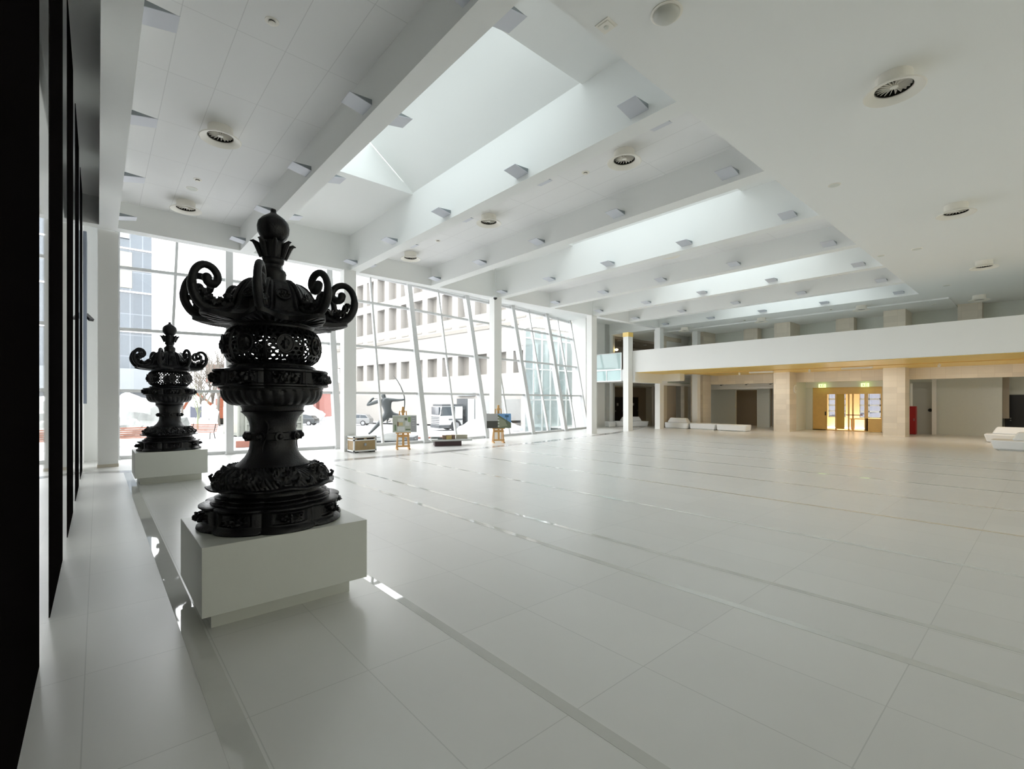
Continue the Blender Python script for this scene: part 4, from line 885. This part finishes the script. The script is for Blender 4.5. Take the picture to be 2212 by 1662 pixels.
MB().box(-1.4, 1.6, -.3, 0, 27.6, 29.3).build('sign_panel', mat('white_panel', (0.20, 0.21, 0.22), .5), tw)
# red building parts
rb = empty('red_building', (27, 101, -1.4), -.7); tag(rb, 'red and white building across the square behind the parked dark car', 'building')
MB().box(-10, 8, 0, 9, 0, 5.2).build('wall', M_brick, rb); MB().box(-10.3, 8.3, -.3, 9, 5.2, 8.6).build('upper_wall', mat('pale_pink_render', (0.2592, 0.1872, 0.18), .8), rb)
for k in range(5): MB().box(1.0 + 1.2*k, 1.7 + 1.2*k, -.1, 0, .2, 4.4).build('window', mat('pale_window', (0.1584, 0.1728, 0.1901), .3), rb)
MB().box(-10.3, 8.3, -.4, 9, 8.6, 9.0).build('roof_snow', M_snow, rb)
rc = empty('red_building', (15.2, 86, -1.3), -.5); tag(rc, 'dark red building with white balcony behind the bare trees and container', 'building')
MB().box(-1.2, 12, 0, 8, 0, 6.0).build('wall', M_brick, rc); MB().box(-2.6, 12.2, -.5, 0, 4.6, 5.0).build('balcony', M_grey, rc); MB().box(-3, 12, .5, 8, 6.0, 9.0).build('upper_wall', mat('salmon_render', (0.2592, 0.1166, 0.0907), .8), rc)
MB().box(.0, 2.2, -.1, 0, 6.4, 8.0).build('window', M_snow, rc); MB().box(2.5, 2.7, -.1, 0, 0, 6).build('downpipe', M_steel, rc)

# bare trees
def tree_mesh(seed, h, spread=.45, lev=5):
    rnd = random.Random(seed); mb = MB()
    def grow(p, d, L, rad, n):
        q = p + d*L; mb.tube([p, (p+q)/2 + Vector((rnd.uniform(-1,1), rnd.uniform(-1,1), 0))*L*.05, q], [rad, rad*.85, rad*.7], 5 if n > 2 else 3, caps=False)
        if n == 0: return
        for _ in range(3 if n < lev else 4):
            a = rnd.uniform(0, 2*PI); s = rnd.uniform(.35, 1)*spread*1.5
            nd = (d + Vector((cos(a)*s, sin(a)*s, rnd.uniform(-.1, .35)))).normalized(); grow(q if rnd.random() < .6 else p + d*L*rnd.uniform(.5, .95), nd, L*rnd.uniform(.62, .82), rad*.58, n-1)
    grow(Vector((0,0,0)), Vector((0,0,1)), h*.26, h*.016, lev)
    return mb
protos = [tree_mesh(s, 12.0, .42 + .08*(s % 2)).build('bare_tree', M_bark) for s in (3, 8, 21)]
tp = [(11.6, 70, 1.15), (14.0, 72, 1.0), (9.5, 66, .9), (16.2, 74, 1.1), (18.5, 76, 1.0), (12.5, 80, 1.2), (8.2, 74, .95), (20.8, 80, .9), (15.0, 66, .8), (10.8, 78, 1.1), (17.3, 68, .72), (13.2, 64, .7)]
for i, (x, y, s) in enumerate(tp):
    o = protos[i % 3] if i < 3 else protos[i % 3].copy()
    if i >= 3: COL.objects.link(o)
    o.location = (x, y, zg(x, y)); o.scale = (s, s, s); o.rotation_euler = (0, 0, i*1.3)
    tag(o, 'leafless pale winter tree in the grove, %s in line from the blue-grey tower' % (ordn + ['tenth', 'eleventh', 'twelfth', 'thirteenth', 'fourteenth'])[sorted(range(len(tp)), key=lambda q: tp[q][0]/tp[q][1]).index(i)], 'tree', 'bare trees across the square')
o = tree_mesh(40, 6.0, .35, 4).build('sapling', mat('green_bark', (0.189, 0.207, 0.135), .9)); o.location = (7.65, 57.2, zg(7.65, 57.2)); tag(o, 'young bare sapling behind the slatted bench', 'tree')

# cars
def wheel(parent, x, y, r_):
    o = MB().disc((x, y, r_), (0, 1, 0), r_, .22, 28).build('wheel', M_tyre, parent); MB().disc((x, y - .10, r_), (0, 1, 0), r_*.66, .06, 20).build('rim', M_rim, o); return o
def car(name, loc, rz, paint, prof, glassprof, label, L, rearwheel, frontwheel):
    r = empty(name, loc, rz); tag(r, label, 'car')
    f = lambda a, b, t: (a, t, b)
    MB().prism(prof, -.86, .86, f).build('body', paint, r, bevel=.07, smooth=True)
    MB().prism(glassprof, -.80, .80, f).build('cabin_roof', paint, r, bevel=.06, smooth=True)
    gx0, gx1 = glassprof[0][0], glassprof[1][0]
    inner = [(a*.93 + .035*(gx0+gx1), .93 + (b-.93)*.82) for a, b in glassprof]
    MB().prism(inner, -.83, .83, f).build('window', M_winglass, r)
    MB().box(gx0*.35+gx1*.65-.03, gx0*.35+gx1*.65+.03, -.835, .835, .9, 1.38).build('pillar', paint, r)
    for y in (-.78, .78): wheel(r, rearwheel, y, .33); wheel(r, frontwheel, y, .33)
    return r
RC = math.atan2(-.66, .75)      # rear of the cars points to the viewer's other side of the square
hatch = [(-2.1, .25), (2.05, .25), (2.12, .6), (2.0, .95), (1.2, .98), (-1.1, .95), (-1.9, .78), (-2.15, .5)]
car('hatchback_car', (20.5, 66.2, -1.31), RC, M_cardk, hatch, [(-1.25, .9), (1.95, .9), (1.55, 1.32), (.9, 1.47), (0, 1.5), (-.6, 1.38)], 'dark grey hatchback parked on the snowy square beyond the nearer lantern', 4.2, 1.35, -1.3)
car('estate_car', (25.3, 60.3, -1.25), RC, M_carwh, [(-2.3, .25), (2.25, .25), (2.3, .7), (2.2, .98), (1.2, .98), (-1.1, .95), (-2.1, .78), (-2.3, .5)], [(-1.2, .9), (2.2, .9), (1.75, 1.42), (.9, 1.5), (0, 1.5), (-.5, 1.4)], 'silver estate car parked beyond the flight case', 4.5, 1.4, -1.35)
# truck: front faces the viewer's left, side turned to the hall
tr = empty('box_truck', (24.7, 37.2, -.80), -.18); tag(tr, 'white box truck parked before the pale office building', 'truck')
f = lambda a, b, t: (a, t, b)
MB().prism([(-1.35, .55), (.95, .55), (.95, 2.3), (.75, 2.42), (-1.1, 2.42), (-1.32, 1.35)], -1.05, 1.05, f).build('cab', M_trwh, tr, bevel=.05)
MB().prism([(-1.28, 1.42), (.15, 1.42), (.15, 2.22), (-1.12, 2.22)], -1.07, 1.07, f).build('window', M_winglass, tr)
MB().box(-1.37, -1.22, -.9, .9, 1.5, 2.2).build('windscreen', M_winglass, tr)
MB().box(-1.15, 1.0, -1.09, 1.09, 2.28, 2.45).build('roof_trim', M_extd, tr)
mb = MB()
for z in (.62, .78, .94, 1.10, 1.24): mb.box(-1.39, -1.33, -.95, .95, z, z+.06)
mb.build('grille', M_extd, tr); MB().box(-1.42, -.4, -1.07, 1.07, .28, .56).build('bumper', M_extd, tr, bevel=.03)
MB().box(-1.3, 1.3, -.95, .95, .30, .62).box(1.2, 7.6, -.5, .5, .55, .78).build('chassis', M_extd, tr)
MB().box(-1.25, -1.15, -1.3, -1.1, 1.5, 1.95).build('mirror', M_extd, tr)
bx = MB().box(1.35, 7.6, -1.15, 1.15, .82, 2.95).build('cargo_box', M_trwh, tr, bevel=.02)
MB().box(1.33, 1.39, -1.16, 1.16, .8, 2.97).build('box_edge', M_extd, bx)
MB().box(2.1, 2.16, -1.16, 1.16, .8, 2.97).build('box_edge', M_extd, bx)
for x in (.25, 5.9):
    for y in (-.95, .95):
        o = MB().disc((x, y, .5), (0,1,0), .5, .28, 28).build('wheel', M_tyre, tr); MB().disc((x, y-.15, .5), (0,1,0), .30, .05, 20).build('rim', M_rim, o)
MB().box(-.45, .9, -1.1, 1.1, 1.02, 1.12).build('wheel_arch', M_extd, tr)

# container
ct = empty('waste_container', (7.6, 38.2, -.56), .18); tag(ct, 'grey ribbed steel container outside between the lanterns', 'container')
MB().box(-.45, 4.2, -.9, 1.6, .1, 2.75).build('body', M_cont, ct)
mb = MB()
for z in (.35, .85, 1.35, 1.85, 2.35): mb.box(.05, 4.1, -.98, -.9, z, z+.1)
for x in (-.45, .05, 4.1): mb.box(x-.06, x+.06, -1.0, -.88, .05, 2.8)
mb.build('rib', mat('container_rib', (0.198, 0.2052, 0.18), .6), ct)
MB().box(-.48, -.44, -.85, .2, .3, 2.6).box(-.48, -.44, .35, 1.5, .3, 2.6).build('end_door', mat('pale_container_door', (0.2232, 0.216, 0.18), .6), ct)
MB().box(-.4, 4.1, -.85, -.6, 0, .1).box(-.4, 4.1, 1.3, 1.55, 0, .1).build('skid', M_lightd, ct)

# benches
def bench(loc, rz, L, label):
    r = empty('park_bench', loc, rz); tag(r, label, 'bench', 'slatted benches outside')
    mb = MB()
    for k in range(5): mb.bar((-L/2, .28 + .04*k, .50 + .10*k), (L/2, .28 + .04*k, .50 + .10*k), .03, .065)
    mb.build('backrest', M_benchw, r)
    mb = MB()
    for k in range(4): mb.bar((-L/2, -.22 + .12*k, .43), (L/2, -.22 + .12*k, .43), .09, .03)
    mb.build('seat', M_benchw, r)
    for x in (-L/2+.15, L/2-.15):
        MB().tube([(x, -.25, 0), (x, -.20, .42), (x, .22, .42), (x, .46, .96)], .025, 8).tube([(x, .22, .42), (x, .35, 0)], .025, 8).build('leg', M_dk, r)
bench((.6, 30.2, -.29), -.10, 3.2, 'orange slatted bench with snow behind it, next to the side wall')
bench((5.0, 36.2, -.48), -.65, 1.7, 'smaller orange slatted bench to the side of the farther lantern')
# snowy things
def lump(name, loc, rx, sz, label, cat, m=M_snow, seed=1):
    o = MB().ball((0,0,rx*sz*.35), rx, 14, sz=sz, jit=.55, seed=seed).build(name, m, loc=loc, smooth=True); tag(o, label, cat); return o
lump('snow_pile', (23.0, 30.0, -.75), 1.6, .5, 'big shovelled snow pile before the truck', 'snow pile', seed=4)
lump('snow_pile', (26.2, 30.6, -.7), 1.3, .4, 'lower snow pile beside the big one', 'snow pile', seed=9)
lump('snow_pile', (22.4, 72.5, -1.4), 2.6, .8, 'snow heap behind the dark hatchback', 'snow pile', seed=6)
lump('boulder', (3.6, 50, -.75), 1.9, 1.1, 'snow capped round boulder behind the farther lantern', 'boulder', M_rock, 5)
lump('boulder', (1.3, 42, -.55), 1.0, .9, 'smaller boulder half buried in snow by the first bench', 'boulder', M_rock, 8)
lump('snowdrift', (2.5, 74, -1.2), 5.0, .5, 'broad snowdrift under the blue tower', 'snowdrift', M_snow, 3)
for i, (x, y, s) in enumerate([(8.9, 62, 1.0), (7.4, 46.9, .8)]):
    r = empty('garden_figure', (x, y, zg(x, y))); tag(r, 'snow covered standing garden figure, %s' % ('by the sapling' if i == 0 else 'beside the small bench'), 'statue')
    MB().lathe([(.55*s, 0), (.5*s, .3*s), (.35*s, 1.2*s), (.42*s, 1.9*s), (.5*s, 2.2*s), (.3*s, 2.5*s), (.12*s, 2.6*s)], 16, mod=lambda rr, z, a, i: (rr*(1+.2*noise.noise(Vector((cos(a)*2, sin(a)*2, z*2)))), z)).build('draped_body', M_snow, r, smooth=True)
    MB().ball((0, 0, 2.75*s), .27*s, 8, jit=.3).build('head', M_snow, r, smooth=True)
r = empty('post_box', (7.9, 60.5, -1.02)); tag(r, 'small grey box on a post with snow cap, behind the bench', 'post box')
MB().box(-.06, .06, -.06, .06, 0, 1.3).build('post', M_grey, r); MB().box(-.5, .5, -.3, .3, 1.2, 2.4).build('box', mat('slate_blue', (0.0864, 0.0922, 0.121), .5), r); MB().ball((0,0,2.45), .55, 8, sz=.45).build('snow_cap', M_snow, r, smooth=True)
r = empty('excavator', (13.2, 75, -1.35)); tag(r, 'orange construction machine among the bare trees', 'machine')
MB().box(-1.6, 1.8, -1, 1, .9, 2.4).build('body', M_orange, r, bevel=.08); MB().box(-1.0, .4, -.9, .9, 2.4, 3.6).build('cab', M_orange, r, bevel=.05); MB().box(-2.0, 2.0, -1.2, 1.2, .1, .9).build('track', M_dk, r, bevel=.2)
MB().bar((-1.0, 0, 2.2), (-3.6, 0, 4.6), .4, .35).bar((-3.6, 0, 4.6), (-4.8, 0, 2.2), .3, .3).build('boom', M_orange, r)
r = MB().box(-.7, .7, -.12, .12, 0, .3).build('barrier_block', mat('faded_red_stripes', (0.35, 0.15, 0.11), .7), loc=(5.5, 24.8, -.18), rotz=-.2); tag(r, 'low red barrier block in the snow just outside the glass', 'barrier')
r = MB().box(-1.6, 1.6, -.1, .1, 0, .22).build('barrier_block', D.materials['faded_red_stripes'], loc=(13.9, 24.0, -.32), rotz=-.5); tag(r, 'long low red barrier outside behind the architectural model', 'barrier')
for i, (x, y) in enumerate([(14.0, 73.5)]):
    r = empty('sign_board', (12.4, 66, -1.15)); tag(r, 'pale blank sign board beside the bare trees', 'sign')
    MB().box(-.05, .05, -.05, .05, 0, 1.4).build('post', M_grey, r); MB().box(-1.0, 1.0, -.05, .0, 1.0, 2.4).build('panel', mat('pale_sign', (0.31, 0.33, 0.35), .5), r)

# archer statue
SX, SY = 11.55, 22.95
U = Vector((.7526, -.6585, 0)); V = Vector((.6585, .7526, 0))
K = 24.85/1023
def sp(x, y, v=0.0): return U*((x-842)*K) + V*v + Vector((0, 0, 2 + (865.5-y)*K))
ar = empty('archer_statue', (SX, SY, 0)); tag(ar, 'grey patinated statue of an archer drawing a bow outside the glass', 'statue')
J = {'pelvis': (839, 894, 0, .16), 'waist': (837, 885, 0, .135), 'chest': (834, 872, 0, .17), 'neck': (830, 861, 0, .075), 'head': (828, 856, 0, .10), 'crown': (827, 850, 0, .09),
     'ls': (843, 864, .08, .085), 'le': (858, 865, .05, .058), 'lw': (870, 864, 0, .042), 'lh': (874, 863, 0, .04),
     'rs': (820, 866, -.10, .09), 're': (794, 876, -.12, .062), 'rw': (803, 863, -.02, .045), 'rh': (808, 860, 0, .045),
     'lhip': (845, 897, .10, .13), 'lk': (866, 900, .14, .085), 'la': (859, 929, .12, .05), 'lt': (868, 933, .12, .045),
     'rhip': (834, 899, -.10, .13), 'rk': (819, 916, -.12, .085), 'ra': (802, 934, -.12, .05), 'rt': (797, 938, -.12, .04)}
E_ = [('pelvis','waist'),('waist','chest'),('chest','neck'),('neck','head'),('head','crown'),('chest','ls'),('ls','le'),('le','lw'),('lw','lh'),('chest','rs'),('rs','re'),('re','rw'),('rw','rh'),
      ('pelvis','lhip'),('lhip','lk'),('lk','la'),('la','lt'),('pelvis','rhip'),('rhip','rk'),('rk','ra'),('ra','rt')]
ks = list(J); me = D.meshes.new('body'); me.from_pydata([sp(*J[k][:3]) for k in ks], [(ks.index(a), ks.index(b)) for a, b in E_], [])
o = D.objects.new('body', me); COL.objects.link(o); o.parent = ar; me.materials.append(M_stat)
o.modifiers.new('skin', 'SKIN'); o.modifiers.new('sub', 'SUBSURF').render_levels = 2; o.modifiers['sub'].levels = 2
sv = me.skin_vertices[0].data
for i, k in enumerate(ks): sv[i].radius = (J[k][3]*1.35, J[k][3]*1.35); sv[i].use_root = (k == 'pelvis')
for p in me.polygons: p.use_smooth = True
bw = [(850, 812), (858, 822), (865, 834), (870, 846), (873, 856), (874, 864), (874, 874), (873, 884), (870, 894), (866, 902)]
MB().tube([sp(x, y) for x, y in bw], [.012, .02, .025, .03, .032, .034, .032, .028, .022, .012], 8).build('bow', M_stat, ar, smooth=True)
MB().tube([sp(806, 861), sp(874, 863)], .010, 6).build('arrow', M_stat, ar)
mb = MB(); mb.tube([sp(828, 893, .15), sp(836, 906, .2), sp(833, 914, .22), sp(842, 910, .2)], [.06, .07, .04, .02], 8); mb.build('loincloth', M_stat, ar, smooth=True)
pm = MB(); pm.lathe([(1.25, .0), (1.2, .05), (.95, .12), (.6, .22), (.25, .30)], 24, mod=lambda rr, z, a, i: (rr*(1+.15*noise.noise(Vector((cos(a)*2, sin(a)*2, z*4)))), z)); 
rk = empty('statue_plinth', (SX, SY, -.30)); tag(rk, 'grey stone plinth with snowy rock under the archer statue', 'plinth')
pm.build('rock', M_rock, rk, loc=(.15, -.05, .28), smooth=True)
MB().box(-.75, 1.35, -.7, .7, 0, .42).build('block', mat('grey_plinth_stone', (0.18, 0.19, 0.195), .7), rk, rotz=math.atan2(-.6585, .7526))
